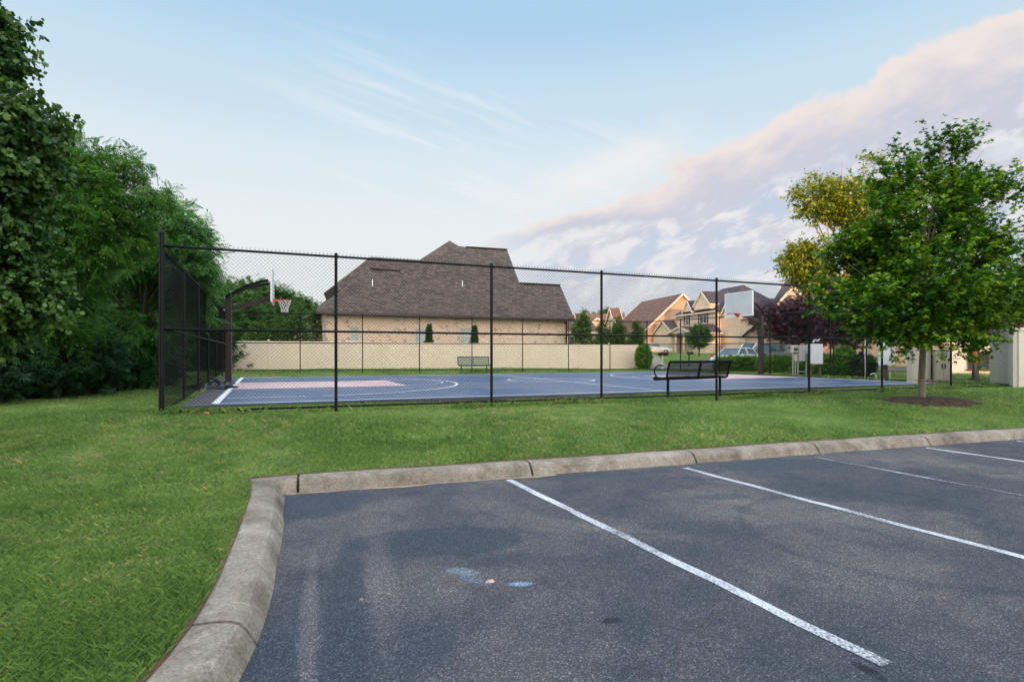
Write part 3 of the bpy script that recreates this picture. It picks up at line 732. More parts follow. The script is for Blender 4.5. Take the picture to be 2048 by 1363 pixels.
def fence(P0, P1, top0, top1, mid0, mid1, ts, label, group, radii=None, skip=(), thick=.030, thick0=None, thick1=None, mid=True, pitch=.0725, mesh_t=(0, 1), tall0=0, rails=None, wr=.0019):
    c = (P0 + P1) / 2; root = empty('chain_link_fence', (P0.x, P0.y, P0.z), 0, label, 'fence', group)
    O = Vector((P0.x, P0.y, P0.z))
    def at(t, z): return Vector((P0.x + (P1.x - P0.x) * t, P0.y + (P1.y - P0.y) * t, z)) - O
    zt = lambda t: top0 + (top1 - top0) * t
    zm = lambda t: mid0 + (mid1 - mid0) * t
    gz = lambda t: P0.z + (P1.z - P0.z) * t
    for i, t in enumerate(ts):
        r_ = thick; h = zt(t) + .02
        if i == 0 and thick0: r_ = thick0; h += tall0
        if i == len(ts) - 1 and thick1: r_ = thick1
        m2 = MB(); m2.tube([at(t, gz(t) - .15), at(t, h)], r_, 12); m2.lathe([(r_ * 1.18, h - P0.z - .03), (r_ * 1.18, h - P0.z + .005), (r_ * .8, h - P0.z + .03), (0.001, h - P0.z + .04)], 12, c=(at(t, P0.z).x, at(t, P0.z).y, 0))
        # ties
        for k in range(7):
            z = gz(t) + .2 + k * (h - gz(t) - .4) / 6; q = at(t, z)
            m2.lathe([(r_ * 1.0, -.004), (r_ * 1.25, 0), (r_ * 1.0, .004)], 8, c=q)
        m2.build('post', M_black, root, smooth=False)
    for a, b in (rails or [(0, 1)]):
        m2 = MB(); m2.tube([at(a, zt(a) - .02), at((a + b) / 2, zt((a + b) / 2) - .022), at(b, zt(b) - .02)], .023, 10); m2.build('top_rail', M_black, root, smooth=True)
        if mid: m2 = MB(); m2.tube([at(a, zm(a)), at(b, zm(b))], .023, 10); m2.build('middle_rail', M_black, root, smooth=True)
        m2 = MB(); m2.tube([at(a, gz(a) + .06), at(b, gz(b) + .06)], .020, 10); m2.build('bottom_rail', M_black, root, smooth=True)
        m2 = MB(); q0, q1 = at(a, 0), at(b, 0)
        mesh_panel(m2, q0 + Vector((0, 0, 0)), q1, zt(a) - P0.z + .0, zt(b) - P0.z, gz(a) - P0.z + .03, gz(b) - P0.z + .03, pitch, wr)
        m2.build('wire_mesh', M_wire, root)
    return root
T = lambda x, y, d: W(x, y, d).z
fd = FR - FL
front_x = [323, 672, 983, 1203, 1433, 1618, 1764, 1902, 2021]
ts_f = [0] + [line_at(FL, FR, x) for x in front_x[1:-1]] + [1]
fence(FL, FR, T(323, 489, FL.y), T(2021, 596.5, FR.y), T(323, 658, FL.y), T(2021, 681, FR.y), ts_f,
      'long black chain-link fence nearest the camera, between the lawn and the court', 'black chain-link fences round the court', thick0=.045, thick1=.042, tall0=.20)
ts_l = [line_at(FL, RL, x) for x in (367.2, 396.5, 416.5, 432.5, 444.8, 453)]
P0l = FL + (RL - FL) * .004
fence(P0l, RL, T(323, 497, FL.y), T(453, 623, RL.y), T(323, 657, FL.y), T(453, 687, RL.y), ts_l,
      'black chain-link fence on the left beside the woods, seen almost edge-on', 'black chain-link fences round the court', wr=.0021)
rx = [600.4, 725, 839, 944, 1045, 1137, 1220, 1294]
ts_r = [0.0] + [line_at(RL, RR, x) for x in rx]
ts_r[-1] = 1
fence(RL, RR, T(453, 623, RL.y), T(1294, 643, RR.y), T(453, 685, RL.y), T(1294, 688.5, RR.y), ts_r[1:],
      'black chain-link fence along the far side of the court, before the tan wall', 'black chain-link fences round the court', thick=.026, thick1=.035)
tg0, tg1 = line_at(FR, RR, 1733), line_at(FR, RR, 1661)
ts_q = [line_at(FR, RR, x) for x in (1863, 1733, 1661, 1540, 1438.6, 1361)]
fence(FR, RR, T(2021, 596.5, FR.y), T(1294, 643, RR.y), T(2021, 681, FR.y), T(1294, 688.5, RR.y), ts_q,
      'black chain-link fence at the right end of the court, with a gate in it', 'black chain-link fences round the court', thick=.03, rails=[(.004, tg0 - .004), (tg1 + .004, .997)])
def gate():
    a = FR + (RR - FR) * (tg0 + .008); b = FR + (RR - FR) * (tg1 - .008)
    root = empty('gate', a, 0, 'black chain-link gate in the right-hand fence, beside the white pipe', 'gate')
    q0 = Vector((0, 0, 0)); q1 = b - a; za, zb_ = .08, 2.25
    m2 = MB(); u = Vector((0, 0, 1))
    for p in (q0, q1): m2.tube([p + u * za, p + u * zb_], .024, 10)
    for z in (za, 1.02, zb_): m2.tube([q0 + u * z, q1 + u * z], .021, 10)
    m2.build('gate_frame', M_black, root, smooth=False)
    m2 = MB(); mesh_panel(m2, q0, Vector((q1.x, q1.y, 0)), zb_, zb_, za, za, barbs=False); m2.build('wire_mesh', M_wire, root)
    m2 = MB(); m2.tube([q0 + u * 2.75, q1 + u * 2.80], .022, 10); m2.build('header_rail', M_black, root, smooth=True)
    m2 = MB(); mid_ = q0.lerp(q1, .06); m2.box(mid_ + u * 1.15, (.10, .06, .14)); m2.tube([mid_ + u * 1.1, mid_ + u * 1.1 + Vector((-.1, -.12, 0))], .012, 6); m2.build('latch', M_black, root)
gate()

# ------------------------------------------------------------ basketball hoops
uh = Uc.normalized(); vh = Vector((-uh.y, uh.x, 0))
def hoop(base, dirn, label, net=True, pole_h=3.12, ext=1.43):
    root = empty('basketball_hoop', base, math.atan2(dirn.y, dirn.x), label, 'basketball hoop', 'basketball hoops on square posts')
    # local x points to the court
    m2 = MB(); m2.bbox(-.10, .10, -.10, .10, -.1, pole_h); m2.bbox(-.105, .105, -.105, .105, pole_h - .62, pole_h - .60)
    m2.build('post', M_dkbrown, root, bevel=.01)
    m2 = MB(); m2.bbox(-.22, .22, -.22, .22, -.05, .02)
    for sx in (-1, 1):
        for sy in (-1, 1): m2.tube([(sx * .17, sy * .17, .02), (sx * .17, sy * .17, .06)], .018, 6)
    m2.build('base_plate', M_dkbrown, root, bevel=.005)
    bb = 2.93; bt = 4.09
    m2 = MB(); m2.bar((-.12, 0, pole_h - .50), (ext - .10, 0, bb + .13), .11, .16); m2.build('lower_arm', M_dkbrown, root, bevel=.008)
    for s in (-1, 1):
        m2 = MB(); n = 6; pts = []
        for i in range(n + 1):
            t = i / n; pts.append(Vector((-.10 + (ext - .02) * t, s * (.11 + .42 * t), pole_h - .06 + .62 * t + .10 * math.sin(math.pi * t))))
        for a_, b_ in zip(pts[:-1], pts[1:]): m2.bar(a_, b_, .045, .085)
        m2.build('upper_arm', M_black, root)
    for z in (pole_h - .5, pole_h - .07):
        m2 = MB(); m2.tube([(-.12, -.135, z), (-.12, .135, z)], .028, 8); m2.build('bolt', M_bolt, root)
    m2 = MB(); m2.bbox(ext - .02, ext + .02, -.91, .91, bb, bt); brd = m2.build('backboard', M_board, root, bevel=.006)
    m2 = MB(); t_ = .025
    for y0, y1, z0, z1 in ((-.93, .93, bb - .02, bb + .03), (-.93, .93, bt - .03, bt + .02), (-.93, -.88, bb + .03, bt - .03), (.88, .93, bb + .03, bt - .03)):
        m2.bbox(ext - t_ - .005, ext + t_ + .005, y0, y1, z0, z1)
    m2.build('rim_trim', M_white, brd)
    m2 = MB(); zr = 3.05; cx = ext + .03 + .15 + .23
    m2.bbox(ext + .025, ext + .045, -.10, .10, zr - .16, zr + .02)
    for s in (-1, 1): m2.prism([(ext + .04, zr - .14), (ext + .22, zr - .01), (ext + .22, zr + .012), (ext + .04, zr + .012)], s * .085 - .006, s * .085 + .006)
    m2.bbox(ext + .04, ext + .20, -.09, .09, zr, zr + .012)
    ring = [(cx + .229 * math.cos(a), .229 * math.sin(a), zr) for a in [2 * math.pi * i / 28 for i in range(29)]]
    m2.tube(ring, .011, 6, caps=False)
    if not net:
        pass
    rim = m2.build('rim', M_rim, root)
    if net:
        m2 = MB(); n = 12; lev = [(.229, 0), (.205, .09), (.165, .18), (.135, .27), (.118, .36), (.125, .44)]
        for i in range(len(lev) - 1):
            r0, z0 = lev[i]; r1, z1 = lev[i + 1]
            for k in range(n):
                for s in (-.5, .5):
                    a0 = 2 * math.pi * (k + (.5 if i % 2 else 0)) / n; a1 = a0 + s * 2 * math.pi / n
                    m2.tube([(cx + r0 * math.cos(a0), r0 * math.sin(a0), zr - z0 - .01), (cx + r1 * math.cos(a1), r1 * math.sin(a1), zr - z1 - .01)], .0055, 4, caps=False)
        m2.build('net', M_net, rim)
    return root
pb = G(460, 768, .5); hoop(Vector((pb.x - .05, pb.y, .5)), uh, 'basketball hoop at the left end of the court, backboard edge-on, white net')
pr = W(1522, 750, 28.0); hoop(Vector((pr.x, pr.y, .5)), -uh, 'basketball hoop at the right end of the court, its square backboard facing left', net=False)

# ------------------------------------------------------------ benches
def bench(name, loc, rz, m_, label, length=1.85, arms=True, grille=.034, lift=0.0):
    root = empty(name, loc, rz, label, 'bench')
    # local x along bench, +y is the side the sitter faces; profile in (y, z)
    L2 = length / 2
    prof = [(.34, .40), (.36, .44), (.31, .465), (.16, .445), (.0, .43), (-.08, .46), (-.12, .56), (-.155, .72), (-.20, .86), (-.245, .885), (-.27, .86)]
    prof = [(y, z + lift) for y, z in prof]
    def interp(path, n):
        P = [Vector((0, y, z)) for y, z in path]; d = [0]
        for a, b in zip(P[:-1], P[1:]): d.append(d[-1] + (b - a).length)
        out = []
        for i in range(n):
            s = d[-1] * i / (n - 1); j = max(k for k in range(len(d)) if d[k] <= s + 1e-9); j = min(j, len(P) - 2); out.append(P[j].lerp(P[j + 1], (s - d[j]) / (d[j + 1] - d[j])))
        return out
    seatp = prof[:6]; backp = prof[5:]
    def sheet_(path, nm):
        m2 = MB(); n = int(length / grille)
        pts = interp(path, 10)
        for i in range(n + 1):
            x = -L2 + length * i / n
            m2.tube([p + Vector((x, 0, 0)) for p in pts], .0085, 4)
        k = max(4, int(sum((Vector((0, *a)) - Vector((0, *b))).length for a, b in zip(path[:-1], path[1:])) / (grille * 1.3)))
        for p in interp(path, k): m2.bar(p + Vector((-L2, 0, 0)), p + Vector((L2, 0, 0)), .006, .010)
        return m2.build(nm, m_, root)
    sheet_(seatp, 'seat'); sheet_(backp, 'backrest')
    m2 = MB(); 
    for i in (1, len(prof) - 2): m2.tube([(-L2 - .02, *prof[i]), (L2 + .02, *prof[i])], .030, 8)
    m2.tube([(-L2, *prof[0]), (L2, *prof[0])], .018, 8)
    m2.build('edge_rail', m_, root)
    xs = (-L2, 0, L2)
    for x in xs:
        m2 = MB(); m2.tube([(x, y, z) for y, z in interp_pairs(prof)], .027, 8); m2.build('rib', m_, root)
    if arms:
        for x in (-L2, L2):
            m2 = MB(); pts = []
            for i in range(15):
                a = math.pi * (-.32 - 1.0 * i / 14 * 1.32) + math.pi * 1.32; 
                pts.append((x, .13 + .22 * math.cos(math.radians(-100 + 215 * i / 14)), .62 + lift + .17 * math.sin(math.radians(-100 + 215 * i / 14))))
            m2.tube(pts, .019, 8); m2.build('armrest', m_, root, smooth=True)
    for x in (-L2 + .16, L2 - .16):
        m2 = MB(); m2.tube([(x, .02, -.1), (x, .02, .43 + lift)], .036, 12); m2.bar((x, -.1, .425 + lift), (x, .30, .43 + lift), .05, .03); m2.build('leg', m_, root)
    return root
def interp_pairs(prof, n=26):
    P = [Vector((0, y, z)) for y, z in prof]; out = []
    for i in range(len(P) - 1):
        for k in range(3):
            t = k / 3; p0 = P[max(i - 1, 0)]; p1 = P[i]; p2 = P[i + 1]; p3 = P[min(i + 2, len(P) - 1)]
            q = .5 * ((2 * p1) + (-p0 + p2) * t + (2 * p0 - 5 * p1 + 4 * p2 - p3) * t * t + (-p0 + 3 * p1 - 3 * p2 + p3) * t ** 3); out.append((q.y, q.z))
    out.append(prof[-1]); return out
bl, br = W(1337, 792, 14.5), W(1441, 786, 15.45)
bc = (bl + br) / 2; brz = math.atan2(br.y - bl.y, br.x - bl.x)
bench('park_bench', Vector((bc.x, bc.y, tz(bc.x, bc.y) + .0)), brz, M_black, 'black steel mesh bench with curled armrests, seen from behind through the near fence', length=(br - bl).length + .32, lift=.12)
gb = W(948, 742, 30.6); bench('park_bench', Vector((gb.x, gb.y, tz(gb.x, gb.y))), math.atan2(uh.y, uh.x) + math.pi - .08, M_green, 'dark green mesh bench on the far side of the court before the tan wall', length=1.75, arms=False)

# ------------------------------------------------------------ foliage
def norm(a): return a / (np.linalg.norm(a, axis=-1, keepdims=True) + 1e-9)
def tpl_maple():
    V = [(0, .12, 0)]; tips = [(-150, .42), (-75, .62), (0, .80), (75, .62), (150, .42)]
    notch = [(-180, .12), (-112, .27), (-37, .32), (37, .32), (112, .27), (180, .12)]
    pts = []
    for i in range(5):
        pts.append(notch[i]); pts.append(tips[i])
    pts.append(notch[5])
    for a, r_ in pts: t = R(a); V.append((math.sin(t) * r_, .3 + math.cos(t) * r_ * .9, abs(math.sin(t)) * r_ * .22 - .06 * (r_ > .5)))
    V[0] = (0, .3, 0)
    return np.array(V), [(0, 1 + 2 * i, 2 + 2 * i, 3 + 2 * i) for i in range(5)]
def tpl_broad():
    V = [(0, .45, 0)]; tips = [(-130, .50), (-62, .60), (-18, .62), (18, .62), (62, .60), (130, .50)]; notch = [-180, -95, -38, 0, 38, 95, 180]; nr = [.30, .40, .47, .50, .47, .40, .30]
    seq = []
    for i in range(6): seq += [(notch[i], nr[i]), tips[i]]
    seq.append((180, .30))
    for a, r_ in seq: t = R(a); V.append((math.sin(t) * r_, .45 + math.cos(t) * r_, abs(math.sin(t)) * r_ * .28 - .10 * (r_ > .55)))
    return np.array(V), [(0, 1 + 2 * i, 2 + 2 * i, 3 + 2 * i) for i in range(6)]
def tpl_simple(w=.28): return np.array([(0, 0, 0), (w, .45, .06), (0, 1, -.08), (-w, .45, .06)]), [(0, 1, 2, 3)]
def tpl_compound(n=6, w=.09, l=.34):
    V = []; Fc = []
    for i in range(n):
        y = .12 + .80 * i / n; s = 1 - .5 * abs(i / n - .35); z = -.22 * (y ** 2)
        for sgn in (-1, 1):
            k = len(V); tx = sgn * l * s; V += [(0, y, z), (tx * .5, y + .04 + w * .5, z + .02), (tx, y + .12, z - .09), (tx * .5, y - w * .5 + .04, z + .0)]; Fc.append((k, k + 1, k + 2, k + 3))
    k = len(V); V += [(0, .9, -.19), (.06, 1.02, -.25), (0, 1.18, -.34), (-.06, 1.02, -.25)]; Fc.append((k, k + 1, k + 2, k + 3))
    return np.array(V), Fc
def tpl_tuft(n=5, w=.16):
    """little spray of n narrow leaves, for far foliage"""
    V = []; Fc = []
    for i in range(n):
        a = (i / (n - 1) - .5) * 2.4; k = len(V); dx, dy = math.sin(a), math.cos(a) * .8 + .2; px, py = dy, -dx; z = .12 * (i % 2)
        V += [(0, 0, 0), (dx * .5 + px * w * .5, dy * .5 + py * w * .5, z + .05), (dx, dy, z - .12), (dx * .5 - px * w * .5, dy * .5 - py * w * .5, z + .03)]; Fc.append((k, k + 1, k + 2, k + 3))
    return np.array(V), Fc
T_BRO = tpl_broad()
T_MAP, T_SIM, T_COM, T_TUF = tpl_maple(), tpl_simple(), tpl_compound(), tpl_tuft()
def cl_noise(P, s, seed):
    return (np.sin(P[:, 0] * s + seed) + np.sin(P[:, 1] * s * 1.13 + seed * 2.1) + np.sin(P[:, 2] * s * 1.37 + seed * .7) + np.sin((P[:, 0] + P[:, 2]) * s * .71 + seed) + np.sin((P[:, 1] - P[:, 2]) * s * .83 + seed * 3)) / 5
def shoots(lobes, n, rng, up=.35, jit=.6, shell=.45, thr=-.25, ns=2.2, squash=1.0):
    """lobes: (cx,cy,cz, rx,ry,rz) -> shoot bases and directions"""
    lo = np.array(lobes, float); w = (lo[:, 3] * lo[:, 4] + lo[:, 3] * lo[:, 5] + lo[:, 4] * lo[:, 5]); w /= w.sum()
    idx = rng.choice(len(lo), n, p=w); d = norm(rng.normal(size=(n, 3))); rad = rng.uniform(shell, 1.0, n) ** .7
    P = lo[idx, :3] + d * rad[:, None] * lo[idx, 3:]
    out = norm(d * np.array([1, 1, .8])); D = norm(out + np.array([0, 0, up]) + rng.normal(size=(n, 3)) * jit * .5)
    keep = cl_noise(P, ns, float(rng.uniform(0, 9))) > thr
    return P[keep], D[keep]
def leaves(P, D, rng, per, L_, size, tpl, droop=.4, spread=.8, flat=.5, clump_tint=.5, tw=None):
    n = len(P); t = rng.uniform(.0, 1.0, (n, per)); base = P[:, None, :] + D[:, None, :] * (t * L_ * rng.uniform(.6, 1.3, (n, 1)))[:, :, None]
    base[:, :, 2] -= (t ** 2) * L_ * .12
    base = base + rng.normal(size=base.shape) * L_ * .07
    az = rng.normal(size=(n, per, 3)); az[:, :, 2] *= .5
    Y = norm(norm(az) * spread + D[:, None, :] * .6 + np.array([0, 0, -droop]))
    Z = norm(np.array([0, 0, 1.0]) * flat * 2 + rng.normal(size=(n, per, 3)) * .6)
    X = norm(np.cross(Y, Z)); Z = np.cross(X, Y)
    sz = size * rng.uniform(.6, 1.25, (n, per, 1, 1))
    TV, TF = tpl; k = len(TV)
    V = base[:, :, None, :] + sz * (X[:, :, None, :] * TV[None, None, :, 0:1] + Y[:, :, None, :] * TV[None, None, :, 1:2] + Z[:, :, None, :] * TV[None, None, :, 2:3])
    V = V.reshape(-1, 3); m = n * per
    Fc = (np.arange(m)[:, None, None] * k + np.array(TF)[None]).reshape(-1, len(TF[0]))
    tint = np.clip((1 - clump_tint) * rng.uniform(0, 1, (n, per)) + clump_tint * rng.uniform(0, 1, (n, 1)) + .25 * (t - .5), 0, 1)
    return V, Fc, np.repeat(tint.ravel(), k)
def limbs(m2, base, top, lobes, r0, rng, P=None, ntw=60, sides=8, trunk_top=None, r_tw=.012):
    base = Vector(base); top = Vector(top)
    pts = []; n = 7
    for i in range(n + 1):
        t = i / n; p = base.lerp(top, t); p.x += r0 * .5 * math.sin(t * 4.1); p.y += r0 * .4 * math.sin(t * 3.3 + 1); pts.append(p)
    rr = [r0 * (1.35 if i == 0 else 1.0) * (1 - .75 * i / n) for i in range(n + 1)]
    pts.insert(1, base.lerp(pts[1], .22)); rr.insert(1, r0 * 1.02)
    m2.tube(pts, rr, 12 if r0 > .08 else sides)
    nodes = []
    for lo in lobes:
        c = Vector(lo[:3]); h = c.z - base.z; hh = max(.28 * (top.z - base.z), min((top - base).z * .9, h * .55)); t = hh / max(.1, (top - base).z)
        s = base.lerp(top, t); mid = s.lerp(c, .5) + Vector((0, 0, .06 * (c - s).length)); rb = r0 * .55 * (1 - .5 * t)
        path = [s, s.lerp(mid, .5), mid, mid.lerp(c, .5), c]; m2.tube(path, [rb, rb * .8, rb * .6, rb * .4, rb * .2], 6)
        nodes += [mid, mid.lerp(c, .5), c]
        for k in range(3):
            e = c + Vector((float(rng.normal()) * lo[3], float(rng.normal()) * lo[4], abs(float(rng.normal())) * lo[5])) * .45; m2.tube([mid, mid.lerp(e, .6), e], [rb * .4, rb * .25, rb * .1], 5); nodes += [e]
    if P is not None and len(P):
        N_ = np.array([tuple(v) for v in nodes])
        for i in rng.choice(len(P), min(ntw, len(P)), replace=False):
            p = P[i]; j = np.argmin(np.linalg.norm(N_ - p, axis=1)); a = Vector(N_[j]); b_ = Vector(p)
            m2.tube([a, a.lerp(b_, .5) + Vector((0, 0, -.03)), b_], [r_tw, r_tw * .7, r_tw * .35], 3, caps=False)
def lob(items, d, base=None):
    """items: (x,y,rx,ry[,dd]) in photo pixels at distance d -> world lobes"""
    out = []
    for it in items:
        x, y, a, b = it[:4]; dd = it[4] if len(it) > 4 else 0; D_ = d + dd; p = W(x, y, D_); s = D_ / F
        out.append((p.x, p.y, p.z, a * s, (a + b) / 2 * s * (it[5] if len(it) > 5 else 1.0), b * s))
    return out
def tree(name, base, top, lobes, n, per, L_, size, tpl, lm, bark, r0, label, cat='tree', group=None, seed=1, up=.35, thr=-.25, ns=2.2, shell=.4, droop=.4, flat=.5, ntw=60, crown='crown', clump=.5, jit=.6, spread=.8):
    rng = np.random.default_rng(seed); base = Vector(base)
    root = empty(name, base, 0, label, cat, group)
    P, D = shoots(lobes, n, rng, up=up, thr=thr, ns=ns, shell=shell, jit=jit)
    V, Fc, ti = leaves(P, D, rng, per, L_, size, tpl, droop=droop, flat=flat, clump_tint=clump, spread=spread)
    b = np.array(tuple(base)); arr_mesh(crown, V - b, Fc, lm, root, ti)
    if bark is not None:
        m2 = MB(); limbs(m2, base, top, lobes, r0, rng, P, ntw); m2.v = [(x - base.x, y - base.y, z - base.z) for x, y, z in m2.v]
        m2.build('trunk', bark, root, smooth=True)
    return root

# maple in front of the fence, at right
dM = 14.4; mb = W(1843, 795, dM)
tree('maple_tree', (mb.x, mb.y, mb.z - .03), W(1850, 420, dM), lob([
    (1885, 300, 34, 40), (1908, 330, 44, 58), (1868, 395, 75, 66), (1795, 365, 30, 58), (1945, 410, 60, 50), (2015, 372, 38, 22), (1765, 440, 50, 46, -.3),
    (1830, 475, 120, 66), (1945, 490, 95, 62), (2015, 470, 34, 34), (1760, 510, 95, 62), (1725, 550, 72, 50), (1700, 510, 45, 30), (1690, 600, 52, 28), (1870, 570, 150, 75, -.8), (1990, 570, 90, 70),
    (1780, 620, 110, 52, -.9), (1880, 640, 120, 52, -.9), (1960, 620, 90, 60), (2035, 610, 60, 50), (1800, 660, 85, 30, -1.0), (1900, 690, 55, 28, -.6), (1985, 665, 50, 25)], dM),
    5200, 15, .50, .112, T_MAP, L_maple, M_bark1, .088, 'bushy green maple with a pale trunk, in a mulch bed before the fence', seed=11, up=.6, thr=-.22, ns=3.3, shell=.25, droop=.35, ntw=260, clump=.78, flat=.9)
def mulch():
    m2 = MB(); c = G(1853, 800, .40); n = 56; rings = 7; V = [(c.x, c.y, tz(c.x, c.y) + .10)]; Fc = []
    rr = random.Random(3)
    jit = [1 + .10 * math.sin(k * .9) + .06 * math.sin(k * 2.3 + 1) for k in range(n)]
    for i in range(1, rings + 1):
        for k in range(n):
            a = 2 * math.pi * k / n; r_ = i / rings; x = c.x + .10 + 1.28 * r_ * jit[k] * math.cos(a); y = c.y + .95 * r_ * jit[k] * math.sin(a) + .15 * (x - c.x)
            V.append((x, y, tz(x, y) + .10 * (1 - r_ ** 2) + (.012 * rr.uniform(-1, 1) if i < rings else -.02)))
    for k in range(n): Fc.append((0, 1 + k, 1 + (k + 1) % n))
    for i in range(rings - 1):
        for k in range(n): a = 1 + i * n + k; b = 1 + i * n + (k + 1) % n; Fc.append((a, a + n, b + n, b))
    m2.add(V, Fc); tag(m2.build('mulch_bed', M_mulch, smooth=True), kind='structure')
mulch()

# yellow-green tree behind the maple
dY = 38.0; yb = W(1700, 735, dY); yb.z = tz(yb.x, yb.y)
tree('oak_tree', yb, W(1690, 440, dY), lob([(1668, 345, 40, 36), (1640, 395, 48, 40), (1690, 410, 50, 50), (1625, 445, 34, 24), (1740, 350, 40, 34), (1640, 500, 55, 30), (1618, 528, 52, 30), (1600, 520, 34, 18), (1680, 480, 50, 40), (1620, 555, 30, 18), (1730, 440, 60, 70), (1760, 560, 60, 60), (1650, 560, 50, 26)], dY),
     4200, 10, .8, .24, T_SIM, L_yel, M_bark3, .26, 'tall loose yellow-green tree with orange-lit limbs, behind the maple', seed=5, up=.3, thr=-.10, ns=1.3, shell=.3, ntw=160)

# woods on the left
dT = 7.6; tb = W(-60, 800, dT); tb = Vector((tb.x, tb.y, tz(tb.x, tb.y)))
tree('tulip_tree', tb, W(-80, 60, dT), lob([(-45, 60, 60, 42), (-22, 125, 48, 30), (-10, 250, 118, 42), (-15, 330, 105, 60), (-25, 420, 90, 70), (-20, 520, 90, 60), (10, 585, 95, 34), (-40, 640, 70, 40)], dT),
     2700, 14, .36, .070, T_BRO, L_big, M_bark2, .14, 'broad-leaved tree nearest the camera at the left edge of the picture', group='trees of the woods at left', seed=21, up=.1, thr=-.5, ns=2, shell=.25, droop=.9, flat=.25, ntw=60, clump=.6)
wl = [
 ('walnut_tree', 13.5, (35, 780), (120, 420), [(225, 335, 40, 26), (262, 385, 52, 24), (312, 412, 24, 18), (205, 405, 62, 34), (140, 370, 50, 50), (105, 310, 35, 40), (110, 440, 100, 55), (190, 470, 90, 46), (80, 540, 100, 80), (60, 650, 90, 70)], 1700, 10, .45, .26, T_COM, L_wal, 'walnut tree with drooping compound leaves, its crown standing out against the sky', .45, -.32),
 ('sumac_tree', 17.0, (262, 765), (300, 540), [(325, 455, 70, 34), (375, 495, 42, 32), (390, 535, 26, 34), (270, 500, 70, 40), (300, 560, 110, 55), (220, 580, 90, 60), (280, 640, 60, 55), (240, 680, 80, 50), (340, 600, 70, 50), (375, 575, 32, 44)], 2200, 9, .55, .30, T_COM, L_sum, 'lighter green feathery tree in layers behind the left fence post', .15, -.2),
 ('black_cherry_tree', 20.0, (60, 770), (60, 400), [(60, 420, 120, 90), (40, 560, 120, 90), (110, 650, 110, 70), (170, 560, 90, 90), (220, 620, 80, 80)], 1500, 10, .8, .22, T_TUF, L_under, 'dark leafy tree deep in the woods behind the walnut', .2, -.3),
 ('elm_tree', 33.0, (400, 750), (390, 560), [(370, 600, 50, 50), (415, 640, 30, 50), (340, 680, 70, 50), (300, 710, 60, 36)], 1100, 9, .8, .24, T_TUF, L_wal, 'dark green tree behind the edge-on left fence', .2, -.3),
]
for nm, d, b0, t0, lb, n, per, L_, sz, tp, lm, lab, up, thr in wl:
    p = W(*b0, d); p = Vector((p.x, p.y, tz(p.x, p.y)))
    tree(nm, p, W(*t0, d), lob(lb, d), n, per, L_, sz, tp, lm, M_bark2, .11, lab, group='trees of the woods at left', seed=int(d * 3), up=up, thr=thr, ns=1.6, shell=.3, droop=.45, ntw=120)
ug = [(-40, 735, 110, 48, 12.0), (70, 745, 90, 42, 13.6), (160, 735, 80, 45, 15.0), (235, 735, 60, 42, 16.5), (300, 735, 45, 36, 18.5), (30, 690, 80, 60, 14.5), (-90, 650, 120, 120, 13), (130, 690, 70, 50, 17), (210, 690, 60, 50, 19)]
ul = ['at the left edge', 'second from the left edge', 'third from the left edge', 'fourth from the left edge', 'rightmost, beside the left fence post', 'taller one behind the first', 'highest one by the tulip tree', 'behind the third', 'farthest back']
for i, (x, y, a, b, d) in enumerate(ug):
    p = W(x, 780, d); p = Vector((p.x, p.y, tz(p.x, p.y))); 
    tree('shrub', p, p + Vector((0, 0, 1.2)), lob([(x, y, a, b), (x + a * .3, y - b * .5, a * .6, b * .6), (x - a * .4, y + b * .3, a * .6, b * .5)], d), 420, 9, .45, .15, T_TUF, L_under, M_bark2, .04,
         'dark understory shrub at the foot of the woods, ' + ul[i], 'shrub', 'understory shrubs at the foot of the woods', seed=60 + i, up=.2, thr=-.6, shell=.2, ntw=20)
# dense mass of the woods further in, where trunks cannot be told apart
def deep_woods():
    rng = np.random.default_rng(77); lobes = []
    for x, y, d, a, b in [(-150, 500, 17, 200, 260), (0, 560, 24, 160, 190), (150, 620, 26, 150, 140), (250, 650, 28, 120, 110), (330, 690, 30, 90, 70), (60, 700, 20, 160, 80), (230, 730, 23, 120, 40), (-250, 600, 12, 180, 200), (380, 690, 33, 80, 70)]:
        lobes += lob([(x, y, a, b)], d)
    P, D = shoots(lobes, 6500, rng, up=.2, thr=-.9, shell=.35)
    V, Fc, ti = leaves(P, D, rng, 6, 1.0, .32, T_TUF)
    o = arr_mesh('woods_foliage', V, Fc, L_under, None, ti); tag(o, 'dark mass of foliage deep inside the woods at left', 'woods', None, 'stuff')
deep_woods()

# tree line and garden trees beyond the far fence
far = [
 ('tall_tree', 52, (470, 700), (470, 600), [(455, 600, 34, 26), (480, 625, 45, 30), (440, 640, 40, 34), (500, 660, 50, 30)], L_far, 'far tree left in the tree line, just right of the left hoop post'),
 ('tall_tree', 60, (530, 700), (530, 590), [(510, 590, 34, 22), (545, 605, 36, 26), (520, 640, 60, 40), (560, 655, 50, 35)], L_far, 'far tree behind the left basketball backboard'),
 ('tall_tree', 66, (590, 700), (590, 600), [(585, 600, 22, 22), (605, 628, 28, 26), (585, 650, 50, 35), (620, 665, 40, 25)], L_far, 'far tree seen behind the basketball net'),
 ('tall_tree', 44, (430, 715), (430, 590), [(428, 620, 26, 30), (420, 665, 36, 36)], L_far, 'far tree seen over the end of the edge-on fence'),
]
for i, (nm, d, b0, t0, lb, lm, lab) in enumerate(far):
    p = W(*b0, d); p = Vector((p.x, p.y, tz(p.x, p.y))); tree(nm, p, W(*t0, d), lob(lb, d), 1300, 7, 1.2, .42, T_TUF, lm, M_bark2, .25, lab, group='distant trees behind the tan wall', seed=90 + i, up=.3, thr=-.4, ns=.9, shell=.3, ntw=30)
